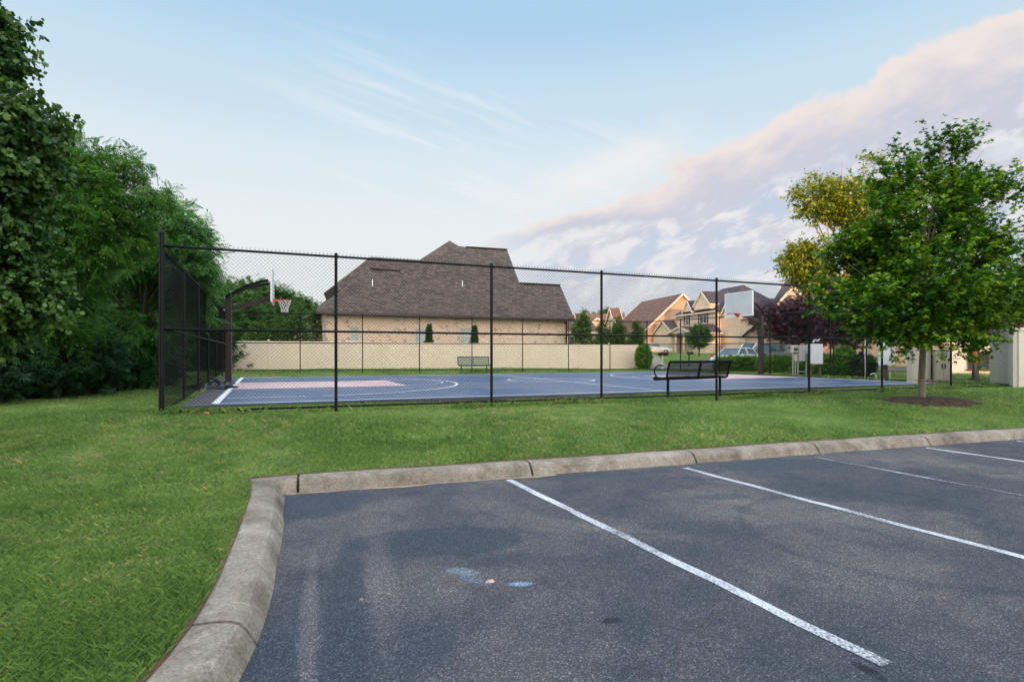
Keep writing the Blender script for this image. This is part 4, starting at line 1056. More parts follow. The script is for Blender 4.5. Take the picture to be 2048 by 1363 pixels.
sap = [
 (520, 41.5, [(515, 655, 16, 14), (522, 672, 26, 14), (508, 680, 22, 12)], 'sapling rising over the tan wall under the left backboard arm'),
 (560, 42.0, [(560, 640, 12, 18), (568, 660, 24, 20), (556, 678, 26, 12)], 'bright green sapling over the tan wall below the basketball net'),
 (600, 42.5, [(596, 625, 12, 14), (590, 650, 22, 18), (602, 675, 30, 14)], 'sapling over the tan wall before the small dark roof'),
 (632, 41.0, [(630, 632, 11, 16), (632, 652, 18, 16), (640, 676, 26, 12)], 'sapling at the left corner of the big brick house'),
]
for i, (x, d, lb, lab) in enumerate(sap):
    p = W(x, 735, d); p = Vector((p.x, p.y, tz(p.x, p.y))); tree('sapling', p, W(x, 650, d), lob(lb, d), 420, 9, .35, .13, T_SIM, L_sap, M_bark2, .05, lab, 'small tree', 'saplings over the tan wall', seed=120 + i, up=.5, thr=-.5, ns=3, shell=.1, ntw=25)
def cone_tree(name, x, ytop, hw, d, lm, label, group, cat='shrub', n=900, size=.11, ybase=738, seed=1, fl=.2):
    rng = np.random.default_rng(seed); p = W(x, ybase, d); p = Vector((p.x, p.y, tz(p.x, p.y))); zt_ = W(x, ytop, d).z; H = zt_ - p.z; rw = hw * d / F
    root = empty(name, p, 0, label, cat, group)
    t = rng.uniform(0, 1, n) ** .8; a = rng.uniform(0, 2 * np.pi, n); rr = rw * (1 - t) ** .8 * (rng.uniform(.35, 1.0, n)) * (1 + .22 * np.sin(t * 23 + 2 * np.sin(a * 2 + seed)) + .18 * np.sin(a * 3 + t * 9)) * (1 + (.35 if fl > .3 else 0) * rng.normal(size=n).clip(-1, 1))
    P = np.stack([rr * np.cos(a), rr * np.sin(a), t * H * .97 + .05], 1); D = norm(np.stack([np.cos(a), np.sin(a), np.full(n, .9)], 1) + rng.normal(size=(n, 3)) * .25)
    V, Fc, ti = leaves(P, D, rng, 6, rw * .30 + .05, size, T_TUF, droop=-.2, flat=fl, spread=.5); arr_mesh('crown', V, Fc, lm, root, ti)
    m2 = MB(); m2.tube([(0, 0, -.1), (0, 0, H * .5), (0, 0, H * .9)], [.07, .05, .01], 8); m2.build('trunk', M_bark2, root)
cone_tree('arborvitae', 858, 651, 11, 40.0, L_con, 'narrow pointed evergreen before the middle window of the big brick house', 'pointed evergreens before the big brick house', n=700, size=.12, seed=1)
cone_tree('arborvitae', 949, 653, 11, 41.5, L_con, 'narrow pointed evergreen before the right window of the big brick house', 'pointed evergreens before the big brick house', n=700, size=.12, seed=2)
for i, (x, yt_, hw, d, lab) in enumerate([(1165, 624, 24, 47, 'tallest and leftmost'), (1205, 648, 17, 48, 'second from the left, behind the fence post'), (1236, 640, 20, 48, 'third from the left'), (1274, 646, 18, 47, 'rightmost, over the end')]):
    p = W(x, 738, d); p = Vector((p.x, p.y, tz(p.x, p.y)))
    tree('holly_tree', p, W(x, yt_ + 4, d), lob([(x, yt_ + 7, hw * .25, 9), (x + 2, yt_ + 22, hw * .5, 11), (x - 3, yt_ + 38, hw * .75, 12), (x + 3, yt_ + 54, hw * .95, 12)], d), 520, 7, .45, .17, T_TUF, L_sap, M_bark2, .05,
         'cone-shaped evergreen over the tan wall, ' + lab, 'tree', 'cone-shaped evergreens over the tan wall', seed=10 + i, up=.5, thr=-.45, ns=2.5, shell=.2, ntw=30)
def bush(name, x, y, a, b, d, lm, label, group=None, n=700, size=.10, seed=1, boxy=False, purple=False, per=9, trunk=True, ybase=None):
    rng = np.random.default_rng(seed); p = W(x, ybase or y + b, d); p = Vector((p.x, p.y, tz(p.x, p.y)))
    return tree(name, p, p + Vector((0, 0, .6)), lob([(x, y, a, b)] if not boxy else [(x + a * k * .62, y + b * j * .35, a * .42, b * .66) for k in (-1, -.33, .33, 1) for j in (-1, 1)], d), n, per, .22, size, T_TUF, lm, M_bark2, .03, label, 'shrub', group, seed=seed, up=.5, thr=-.9, shell=.5, ntw=12, jit=.8)
bush('bush', 1287, 715, 14, 25, 42.0, L_hedge, 'rounded dark green bush at the right end of the tan wall', n=900, seed=31, ybase=738)
for i, (x, y, a, b, d, lab) in enumerate([(1478, 729, 46, 16, 34.5, 'long one nearest the white car'), (1548, 731, 30, 17, 32.5, 'right of the hoop post')]):
    bush('hedge', x, y, a, b, d, L_hedge, 'clipped green hedge beyond the right fence, ' + lab, 'clipped hedges by the parked cars', n=1700, seed=40 + i, boxy=True, size=.09, ybase=748)
bush('bush', 1612, 735, 22, 20, 29.5, L_hedge, 'green bush behind the grey utility boxes', n=600, seed=45)
bush('bush', 1650, 733, 26, 22, 28.5, L_hedge, 'green bush behind the white panel', n=700, seed=46)
bush('bush', 1688, 724, 20, 28, 28.0, L_hedge, 'upright green bush right of the white panel, seen through the gate', n=800, seed=47)
bush('bush', 1728, 730, 17, 20, 27.0, L_under, 'dark low bush behind the white pipe', n=500, seed=48)
# purple-leaf plums
def plum(x, ybase, d, lb, lab, seed, top, n=1900):
    p = W(x, ybase, d); p = Vector((p.x, p.y, tz(p.x, p.y)))
    tree('plum_tree', p, W(x, top, d), lob(lb, d), n, 9, .5, .16, T_TUF, L_pur, M_bark2, .12, lab, group='purple-leaved plum trees', seed=seed, up=.25, thr=-.5, ns=2, shell=.25, ntw=120)
plum(1590, 748, 33, [(1540, 640, 38, 24), (1590, 625, 50, 28), (1600, 660, 60, 26), (1640, 630, 50, 34), (1650, 655, 40, 30)], 'purple-leaved plum tree behind the right basketball hoop', 71, 640)
plum(1708, 752, 29, [(1700, 625, 48, 30), (1740, 640, 45, 32), (1690, 660, 45, 24), (1760, 610, 40, 30), (1720, 600, 40, 20)], 'purple-leaved plum tree behind the gate, partly hidden by the maple', 72, 650)
plum(1950, 765, 24, [(1940, 640, 60, 26), (1995, 625, 50, 30), (2040, 630, 45, 30), (1985, 650, 50, 20)], 'purple-leaved plum tree at the right edge, over the beige wall', 73, 655)
# young tree on the lawn of the cream house
p = W(1398, 706, 60); tree('street_tree', Vector((p.x, p.y, tz(p.x, p.y))), W(1398, 665, 60), lob([(1398, 668, 16, 17), (1390, 680, 14, 10), (1408, 676, 13, 12)], 60), 500, 8, .5, .22, T_TUF, L_far, M_bark2, .08, 'small round green tree on the lawn before the cream house', seed=55, thr=-.8)
p = W(1215, 640, 150); tree('tall_tree', Vector((p.x, p.y, 1.8)), W(1222, 640, 150), lob([(1222, 634, 16, 9), (1235, 640, 14, 7), (1190, 640, 14, 8)], 150), 500, 6, 1.5, .9, T_TUF, L_far, M_bark2, .3, 'distant tree top between the far roofs', seed=56)

# ------------------------------------------------------------ tan vinyl wall, beige enclosure
def panel_wall(name, p0, p1, h0, h1, mat, label, cat='fence', n=8, thick=.06, caps=True, group=None):
    L_ = math.hypot(p1.x - p0.x, p1.y - p0.y); rz = math.atan2(p1.y - p0.y, p1.x - p0.x); root = empty(name, p0, rz, label, cat, group); dz = p1.z - p0.z
    for i in range(n):
        a, b = L_ * i / n, L_ * (i + 1) / n; za = dz * i / n; za2 = dz * (i + 1) / n; ha = h0 + (h1 - h0) * i / n; hb = h0 + (h1 - h0) * (i + 1) / n
        m2 = MB(); m2.add([(a + .064, -thick / 2, za - .1), (b - .064, -thick / 2, za2 - .1), (b - .064, thick / 2, za2 - .1), (a + .064, thick / 2, za - .1), (a + .064, -thick / 2, za + ha), (b - .064, -thick / 2, za2 + hb), (b - .064, thick / 2, za2 + hb), (a + .064, thick / 2, za + ha)],
               [(0, 3, 2, 1), (4, 5, 6, 7), (0, 1, 5, 4), (1, 2, 6, 5), (2, 3, 7, 6), (3, 0, 4, 7)])
        # tongue-and-groove board joints and rails
        k = a + .3
        while k < b - .1: m2.bbox(k - .003, k + .003, -thick / 2 - .003, -thick / 2 + .001, za + .12, za + ha - .14); k += .28
        for zz in (.06, ha - .08): m2.bbox(a + .066, b - .066, -thick / 2 - .012, thick / 2 + .012, (za + za2) / 2 + zz - .06, (za + za2) / 2 + zz + .06)
        m2.build('panel', mat, root)
    for i in range(n + 1):
        a = L_ * i / n; za = dz * i / n; ha = h0 + (h1 - h0) * i / n; m2 = MB(); m2.bbox(a - .062, a + .062, -.062, .062, za - .1, za + ha + .03)
        if caps and i % 2 == 1: m2.lathe([(.11, za + ha + .03), (.11, za + ha + .055), (.07, za + ha + .09), (.001, za + ha + .12)], 4, c=(a, 0, 0), M=Matrix.Rotation(math.pi / 4, 3, 'Z'))
        m2.build('post', mat, root)
    return root
w0, w1 = W(455, 739.5, 35.2), W(1275, 738.5, 43.3)
panel_wall('vinyl_wall', w0, w1, (739.5 - 681) / F * 35.2, (738.5 - 689) / F * 43.3, M_vinyl, 'long tan vinyl privacy wall behind the far side of the court', n=12)
e0, e1 = W(1985, 768, 20.9), W(2120, 779, 17.6)
def enclosure():
    p0, p1 = W(1983, 770, 21.2), W(2045, 774.5, 17.8)
    h0 = (770 - 661) / F * 21.2
    root = empty('enclosure_wall', Vector((p0.x, p0.y, p0.z)), 0, 'tall plain beige enclosure wall at the right edge behind the fence corner', 'wall')
    O = p0; H = 2.05
    def wallp(a, b, nm):
        a = a - O; b = b - O; L_ = (b - a).length; rz = math.atan2(b.y - a.y, b.x - a.x); m2 = MB(); c = (a + b) / 2; m2.box((c.x, c.y, H / 2 - .05), (L_, .10, H), rz); 
        m2.box((c.x, c.y, H + .0), (L_ + .05, .16, .10), rz)
        n_ = Vector((math.sin(rz), -math.cos(rz), 0)); m2.box((c.x + n_.x * .052, c.y + n_.y * .052, .42), (L_, .012, .02), rz); m2.build(nm, M_vinyl2, root)
    q0 = Vector((p0.x, p0.y, 0)); q1 = W(2030, 774, 19.0); q1.z = 0; q2 = q1 + Vector((7, 2.9, 0)); q3 = q2 + (q0 - q1)
    wallp(q0, q1, 'wall_panel'); wallp(q1 + Vector((.12, .05, 0)), q2, 'wall_panel'); wallp(q2 + Vector((.02, .12, 0)), q3, 'wall_panel')
enclosure()

# ------------------------------------------------------------ houses
def gable(root, x0, x1, y0, y1, z0, ze, zr, axis, wall, roof, over=.35, trim=M_trim, thick=.16, hipends=(0, 0), walls=True):
    """axis 'x': ridge along x. hipends: run-in of the ridge at both ends"""
    if axis == 'x':
        ym = (y0 + y1) / 2; k = (zr - ze) / (ym - y0)
        if walls:
            m2 = MB(); m2.bbox(x0, x1, y0, y1, z0, ze - .002)
            for x, h in ((x0, hipends[0]), (x1, hipends[1])):
                if not h:
                    e = .01 if x == x0 else -.01
                    m2.prism([(y0, ze), (y1, ze), (ym, zr - .12)], x + (0 if x == x0 else -.2), x + (.2 if x == x0 else 0), axis='x')
            m2.build('wall', wall, root)
        yo0, yo1 = y0 - over, y1 + over; zo = ze - k * over; a0 = x0 - over * .8; a1 = x1 + over * .8; r0 = x0 + hipends[0] if hipends[0] else a0; r1 = x1 - hipends[1] if hipends[1] else a1
        T_ = lambda p: (p[0], p[1], p[2] - thick)
        P_ = [(a0, yo0, zo), (a1, yo0, zo), (r1, ym, zr), (r0, ym, zr)]; Q_ = [(a1, yo1, zo), (a0, yo1, zo), (r0, ym, zr), (r1, ym, zr)]
    else:
        xm = (x0 + x1) / 2; k = (zr - ze) / (xm - x0)
        if walls:
            m2 = MB(); m2.bbox(x0, x1, y0, y1, z0, ze - .002)
            for y, h in ((y0, hipends[0]), (y1, hipends[1])):
                if not h: m2.prism([(x0, ze), (x1, ze), (xm, zr - .12)], y if y == y0 else y - .2, y + .2 if y == y0 else y)
            m2.build('wall', wall, root)
        xo0, xo1 = x0 - over, x1 + over; zo = ze - k * over; a0 = y0 - over * .8; a1 = y1 + over * .8; r0 = y0 + hipends[0] if hipends[0] else a0; r1 = y1 - hipends[1] if hipends[1] else a1
        T_ = lambda p: (p[0], p[1], p[2] - thick)
        P_ = [(xo0, a0, zo), (xo0, a1, zo), (xm, r1, zr), (xm, r0, zr)]; Q_ = [(xo1, a1, zo), (xo1, a0, zo), (xm, r0, zr), (xm, r1, zr)]
    m2 = MB()
    def slabq(P):
        n = len(P); m2.add(list(P) + [T_(p) for p in P], [tuple(range(n)), tuple(range(2 * n - 1, n - 1, -1))] + [(i, i + n, (i + 1) % n + n, (i + 1) % n) for i in range(n)])
    slabq(P_); slabq(Q_)
    if hipends[0]: slabq([Q_[1] if axis == 'x' else Q_[1], P_[0], P_[3]] if axis == 'x' else [P_[0], Q_[1], P_[3]])
    if hipends[1]: slabq([P_[1], Q_[0], P_[2]])
    m2.build('roof', roof, root)
    # rake and eave trim
    if trim:
        m2 = MB(); dz = Vector((0, 0, -thick * .6))
        for (a, b, c, d_), h in ((P_, 0), (Q_, 0)):
            m2.bar(Vector(a) + dz, Vector(b) + dz, .05, .20)
        ends = []
        if not hipends[0]: ends += [(P_[0], P_[3]), (Q_[1], Q_[2])]
        if not hipends[1]: ends += [(P_[1], P_[2]), (Q_[0], Q_[3])]
        for a, b in ends: m2.bar(Vector(a) + dz * 1.3, Vector(b) + dz * 1.3, .06, .26)
        m2.build('fascia', trim, root)
def window(root, c, w, h, side, shut=False, frame=M_trim, pane=M_glass, mull=1, name='window', d=.05):
    """side: outward normal as '-x','-y','+x'"""
    n = {'-x': Vector((-1, 0, 0)), '+x': Vector((1, 0, 0)), '-y': Vector((0, -1, 0)), '+y': Vector((0, 1, 0))}[side]; t = Vector((0, 0, 1)).cross(n); c = Vector(c)
    def bx(m2, s, z, ws, hs, dep, o): 
        cc = c + t * s + Vector((0, 0, z)) + n * o; sx = abs(t.x) * ws + abs(n.x) * dep; sy = abs(t.y) * ws + abs(n.y) * dep; m2.box(cc, (sx, sy, hs))
    m2 = MB(); f = .07
    bx(m2, 0, h / 2 - f / 2, w, f, d, d / 2); bx(m2, 0, -h / 2 + f / 2, w, f, d, d / 2); bx(m2, -w / 2 + f / 2, 0, f, h - 2 * f - .002, d, d / 2); bx(m2, w / 2 - f / 2, 0, f, h - 2 * f - .002, d, d / 2)
    bx(m2, 0, 0, w - 2 * f - .002, f * .8, d * .7, d * .35)
    for i in range(1, mull): bx(m2, -w / 2 + w * i / mull, 0, f, h - 2 * f - .004, d * .8, d * .42)
    bx(m2, 0, -h / 2 - .04, w + .14, .07, d * 2, d)
    o = m2.build(name, frame, root)
    m2 = MB(); bx(m2, 0, 0, w - .02, h - .02, .012, .008); m2.build('pane', pane, o)
    if shut:
        for s in (-1, 1): m2 = MB(); bx(m2, s * (w / 2 + .20), 0, .34, h, .05, .025); m2.build('shutter', M_shut, o)

# big brick house with the large brown roof
def brown_house():
    zE = 4.5; E0 = W(637, 622, 1); d0 = (zE - EYE) * F / (HY - 622); E0 = W(637, 622, d0); d1 = (zE - EYE) * F / (HY - 638.5); E1 = W(1149, 638.5, d1)
    ux = (E1 - E0).normalized(); vy = Vector((-ux.y, ux.x, 0)); k = 1.12; rz = math.atan2(ux.y, ux.x)
    g = tz(E0.x, E0.y); root = empty('brick_house', Vector((E0.x, E0.y, g)), rz, 'large blond brick house with a steep brown shingle roof behind the tan wall', 'house')
    def loc(P): q = P - E0; return Vector((q.dot(ux), q.dot(vy), P.z - g))
    def onplane(x, y, back=0, kk=k, z0=zE):
        a = (x - CX) / F; b = (HY - y) / F; dirv = Vector((a, 1, b)); O = Vector((0, 0, EYE)); E = E0 + vy * back
        # (O + d*dir).z - z0 = k * ((P-E).vy)
        num = z0 - EYE - kk * (E.dot(vy)) + kk * 0; den = b - kk * dirv.dot(vy); d = num / den; return loc(O + dirv * d)
    def solid(px, back, vr, nm, mat, z0=zE, inv=None):
        P = [onplane(x, y, back, k, z0) for x, y in px]; m2 = MB(); yr = max(p.y for p in P) if vr is None else vr
        B = [Vector((p.x, 2 * yr - p.y + .02, p.z)) for p in P]; n = len(P)
        m2.add(P + B, [tuple(range(n)), tuple(range(2 * n - 1, n - 1, -1))] + [(i, i + n, (i + 1) % n + n, (i + 1) % n) for i in range(n)])
        return m2.build(nm, mat, root), P
    # front slope in three lifts that share the plane, each with its own ridge
    low = [(637, 622), (740, 537), (1039, 537), (1120, 570), (1149.5, 638)]
    P1 = [(637, 622), (740, 537), (800, 541), (846, 519), (899, 481), (917, 491.5), (932, 494), (1014, 499), (1039, 566), (1120, 570), (1149.5, 638)]
    o, PP = solid(P1, 0, None, 'roof', M_shing)
    solid([(668, 572), (741, 513.5), (844, 520), (930, 524), (960, 600), (690, 600)], 4.5, None, 'rear_roof', M_shing, z0=zE + 2.0)
    L_ = (E1 - E0).length; dep = max(p.y for p in PP) * 2
    m2 = MB(); m2.bbox(.55, L_ - .45, .45, dep - .5, -.3, zE - g - .12); m2.build('wall', M_brick, root)
    # gutter, soffit, downpipe
    m2 = MB(); m2.bbox(-.1, L_ + .1, -.16, .0, zE - g - .17, zE - g - .02); m2.bbox(-.05, L_ + .05, .003, .44, zE - g - .14, zE - g - .118); m2.build('gutter', M_gutter, root)
    m2 = MB(); m2.bbox(L_ - .62, L_ - .50, .35, .44, 0, zE - g - .18); m2.build('downpipe', M_gutter, root)
    m2 = MB(); z = zE - g - .135
    m2.bar((.55, dep / 2, 0), (.55, dep / 2, 0.01), .01); 
    # ridge caps
    for a, b in ((1, 2), (6, 7), (8, 9)):
        m2 = MB(); pa, pb_ = PP[a], PP[b]; m2.bar(pa + Vector((0, -.02, .03)), pb_ + Vector((0, -.02, .03)), .28, .06); m2.build('ridge_cap', M_gutter, root)
    for x, yc, yy in ((745, 565, 559), (925, 566, 560)):
        q = onplane(x, yc + 6); m2 = MB(); m2.tube([q + Vector((0, 0, -.1)), q + Vector((0, 0, .45))], .04, 8); m2.build('vent_pipe', M_white, root)
        
    # wall windows
    def wallpt(x, y):
        a = (x - CX) / F; Wd = E0 + vy * .45; d = Wd.dot(vy) / (a * vy.x + vy.y); return loc(W(x, y, d))
    for (xa, xb, ya, yb_) in ((700, 719, 652, 682), (829, 855, 656, 690), (919, 946, 655, 690)):
        a = wallpt(xa, ya); b = wallpt(xb, yb_); window(root, ((a.x + b.x) / 2, .45, (a.z + b.z) / 2), b.x - a.x, a.z - b.z, '-y', pane=M_blind, frame=M_trim)
        m2 = MB(); m2.bbox(a.x - .12, b.x + .12, .40, .449, a.z + .02, a.z + .14); m2.build('lintel', M_trim, root)
    # upper gable at left under the rear roof: soffit and pale wall
    q = onplane(700, 560, 4.5, k, zE + 2.0); m2 = MB(); m2.bbox(q.x - .5, q.x + 6, q.y + .4, q.y + 5, 0, q.z + .0); m2.build('wall', M_brick, root)
    return root
brown_house()

# small dark-roofed house left of it
def small_house():
    p = W(598, 700, 52); r_ = empty('brick_house', Vector((p.x, p.y, tz(p.x, p.y))), .42, 'small brick house with dark slate roof, mostly hidden left of the big one', 'house')
    gable(r_, 0, 7, 0, 9, -.2, 2.7, 5.0, 'y', M_brick, M_shing3, over=.5)
    window(r_, (3.5, 0, 1.4), 1.1, 1.3, '-y')
small_house()

# row of houses beyond the street: local -x faces the street (left), local -y faces the camera
Wd = Vector((-.215, .977, 0)); RZ = math.atan2(.215, .977)
def at_px(x, y, d): p = W(x, y, d); return Vector((p.x, p.y, tz(p.x, p.y)))
def house_cream():
    d = 72; p = at_px(1433, 703, d); z0 = p.z; r_ = empty('cream_house', p, RZ, 'cream two-storey house with dark roof, dormers and dark shutters, right flank sunlit', 'house')
    H = lambda y, dd=d: EYE + (HY - y) / F * dd - z0
    ze = H(617); zr = H(578, 80)
    # main two-storey block: x from 0 (street front) to 11, y from 0 (flank) to 9
    gable(r_, 0, 11, 0, 10.5, -.3, ze, ze + 3.5, 'y', M_siding, M_shing3, over=.4, hipends=(2.2, 3.4))
    # lower wing towards the camera, orange flank
    gable(r_, .6, 10, -4.0, -.05, -.3, 4.6, 6.9, 'x', M_siding, M_shing3, over=.3)
    # dormers on the street side
    gable(r_, -.25, 3.5, 1.2, 5.0, ze + .15, ze + .9, ze + 2.6, 'x', M_siding, M_shing3, over=.15)
    gable(r_, -.25, 2.2, 5.6, 8.0, ze + .1, ze + .25, ze + 1.7, 'x', M_siding, M_shing3, over=.15)
    # garage wing towards the street, gable facing left
    gable(r_, -1.6, -.05, 8.2, 14.5, -.3, 2.85, 4.75, 'x', M_siding, M_shing3, over=.3)
    # porch roof with posts and gable
    gable(r_, -2.6, -.05, 1.5, 8.1, 2.6, 2.7, 3.55, 'x', M_trim, M_shing3, over=.25)
    gable(r_, -2.2, -.05, -.9, 2.2, -.3, 2.7, 3.7, 'x', M_siding, M_shing3, over=.3)
    for y in (1.6, 4.0, 6.2, 8.0): m2 = MB(); m2.bbox(-2.5, -2.3, y - .1, y + .1, -.1, 2.6); m2.build('porch_post', M_trim, r_)
    window(r_, (0, 3.1, 4.55), 1.7, 1.35, '-x', shut=True, mull=2); window(r_, (0, 7.3, 4.55), .9, 1.35, '-x', shut=True)
    window(r_, (0, 3.2, 1.3), 1.0, 1.7, '-x', shut=True); window(r_, (-2.2, .6, 1.3), .95, 2.1, '-x'); window(r_, (3.4, -4.0, 1.4), .9, 1.5, '-y')
    m2 = MB(); m2.bbox(-.06, -.005, 5.0, 6.0, 0, 2.1); m2.build('door', M_shut, r_)
house_cream()
def house_orange():
    d = 86; p = at_px(1300, 702, d); r_ = empty('orange_brick_house', p, RZ, 'orange brick house with steep red-brown roof and big gable, left of the cream house', 'house')
    z0 = p.z; H = lambda y, dd=d: EYE + (HY - y) / F * dd - z0
    gable(r_, -.6, 11.4, 0, 14, -.3, H(655), H(586.5, 87), 'y', M_brick2, M_shing2, over=.5)
    gable(r_, -1.9, -.65, 8.5, 13.5, -.3, 4.2, 7.6, 'x', M_siding, M_shing2, over=.4)
    gable(r_, -4.0, -.65, 1.5, 6.2, -.3, 2.4, 5.2, 'x', M_brick2, M_shing2, over=.3)
    window(r_, (3.6, 0, 1.6), 1.0, 1.6, '-y'); window(r_, (-4.0, 3.8, 1.3), 1.1, 1.4, '-x')
house_orange()
def house_far(x, y, d, w, l, ze, zr, wall, roof, label, axis='y', rz=RZ):
    r_ = empty('brick_house', at_px(x, y, d), rz, label, 'house'); gable(r_, 0, w, 0, l, -.3, ze, zr, axis, wall, roof, over=.45)
    window(r_, (w * .3, 0, ze * .55), 1.0, 1.4, '-y'); window(r_, (0, l * .4, ze * .55), 1.0, 1.4, '-x'); return r_
h = house_far(1222, 700, 100, 7, 10, 4.2, 6.6, M_brick2, M_shing2, 'far brick house with a low red-brown gable, just left of the steep orange one')
gable(h, -3.5, -.05, 2, 7, -.3, 3.0, 5.5, 'x', M_brick2, M_shing2, over=.3)
h = house_far(1150, 700, 96, 8, 11, 3.2, 6.2, M_siding, M_shing2, 'far cream gabled house, second beyond the right corner of the big brown roof', 'y')
gable(h, -4, -.05, 3, 9, -.3, 3.0, 6.0, 'x', M_sidingw, M_shing2, over=.3)
house_far(1165, 700, 125, 12, 10, 5.0, 9.2, M_sidingw, M_shing2, 'farthest pale house whose small gable shows over the brown roofs', 'x')
house_far(1120, 700, 85, 6, 9, 3.4, 5.6, M_siding, M_shing2, 'low cream house just behind the right corner of the big brown roof', 'x')
def house_grey():
    d = 62; p = at_px(1532, 708, d); z0 = p.z; r_ = empty('grey_house', p, -.42, 'house with grey gables and a big dark slate roof behind the plum trees', 'house')
    H = lambda y, dd=d: EYE + (HY - y) / F * dd - z0
    gable(r_, -.2, 19, 2.5, 13.5, -.3, 4.5, H(557, 68), 'x', M_sidingg, M_shing3, over=.5, hipends=(2.6, 4))
    gable(r_, .1, 5.3, 0.0, 7.5, -.3, 4.5, H(574, 62), 'y', M_sidingg, M_shing3, over=.4)
    gable(r_, 2.8, 6.4, -1.2, 6.0, -.3, 4.0, H(592, 60), 'y', M_sidingg, M_shing3, over=.35)
    gable(r_, 6.5, 20, -.6, 2.4, -.3, 3.2, 4.6, 'x', M_brick3, M_shing3, over=.3)
    window(r_, (2.7, 0.0, 6.6), .7, .9, '-y', pane=M_trim, name='gable_vent'); window(r_, (1.5, 0.0, 1.6), 1.1, 1.5, '-y'); window(r_, (4.6, -1.2, 1.6), 1.1, 1.5, '-y')
house_grey()
def house_right():
    p = at_px(1690, 716, 44); r_ = empty('brick_house', p, .16, 'low tan brick house behind the gate and utility panels', 'house')
    gable(r_, -3, 10, 0, 9, -.3, 2.9, 4.9, 'x', M_brick3, M_shing3, over=.5)
    window(r_, (0, 0, 1.5), 1.1, 1.4, '-y'); window(r_, (7.5, 0, 1.5), 1.1, 1.4, '-y')
house_right()
def house_white():
    p = at_px(1898, 730, 33); r_ = empty('white_house', p, -.67, 'white sided house with a small paned window, behind the orange-wrapped tree trunk', 'house')
    gable(r_, 0, 12, 0, 8, -.3, 2.7, 4.5, 'x', M_sidingw, M_shing3, over=.4)
    window(r_, (1.35, 0, .75), 1.0, 1.0, '-y', mull=2, frame=M_wood)
house_white()

# ------------------------------------------------------------ street, pavement, lawn plan
def ribbon(name, path, w0, w1, dz, mat, step=1.0):
    pts = resample(path, step); A_ = offset(pts, w0); B_ = offset(pts, w1); m2 = MB(); V = []; nn = max(1, int(abs(w1 - w0) / 1.2))
    for a, b in zip(A_, B_):
        for j in range(nn + 1): q = a.lerp(b, j / nn); V.append((q.x, q.y, tz(q.x, q.y) + dz))
    Fc = []
    for i in range(len(pts) - 1):
        for j in range(nn): a = i * (nn + 1) + j; Fc.append((a, a + nn + 1, a + nn + 2, a + 1))
    m2.add(V, Fc); o = m2.build(name, mat); tag(o, kind='structure'); return o
st = [(4, 62), (6, 54), (9.5, 47), (14, 42.5), (20, 39.5), (27, 37.0), (36, 34.5), (50, 31.5), (70, 27)]
ribbon('street', st, -2.6, 2.6, .07, M_street)
ribbon('pavement', st, 3.4, 4.6, .09, M_walk); ribbon('street_kerb', st, -2.9, -2.6, .14, M_walk); ribbon('street_kerb', st, 2.6, 2.9, .14, M_walk)
ribbon('driveway', [(11.2, 47), (13.6, 58), (15.6, 68), (17, 80)], -1.8, 1.8, .08, M_walk)
ribbon('driveway', [(17, 36.2), (19.5, 46), (24, 52)], -5.5, 5.5, .075, M_street)

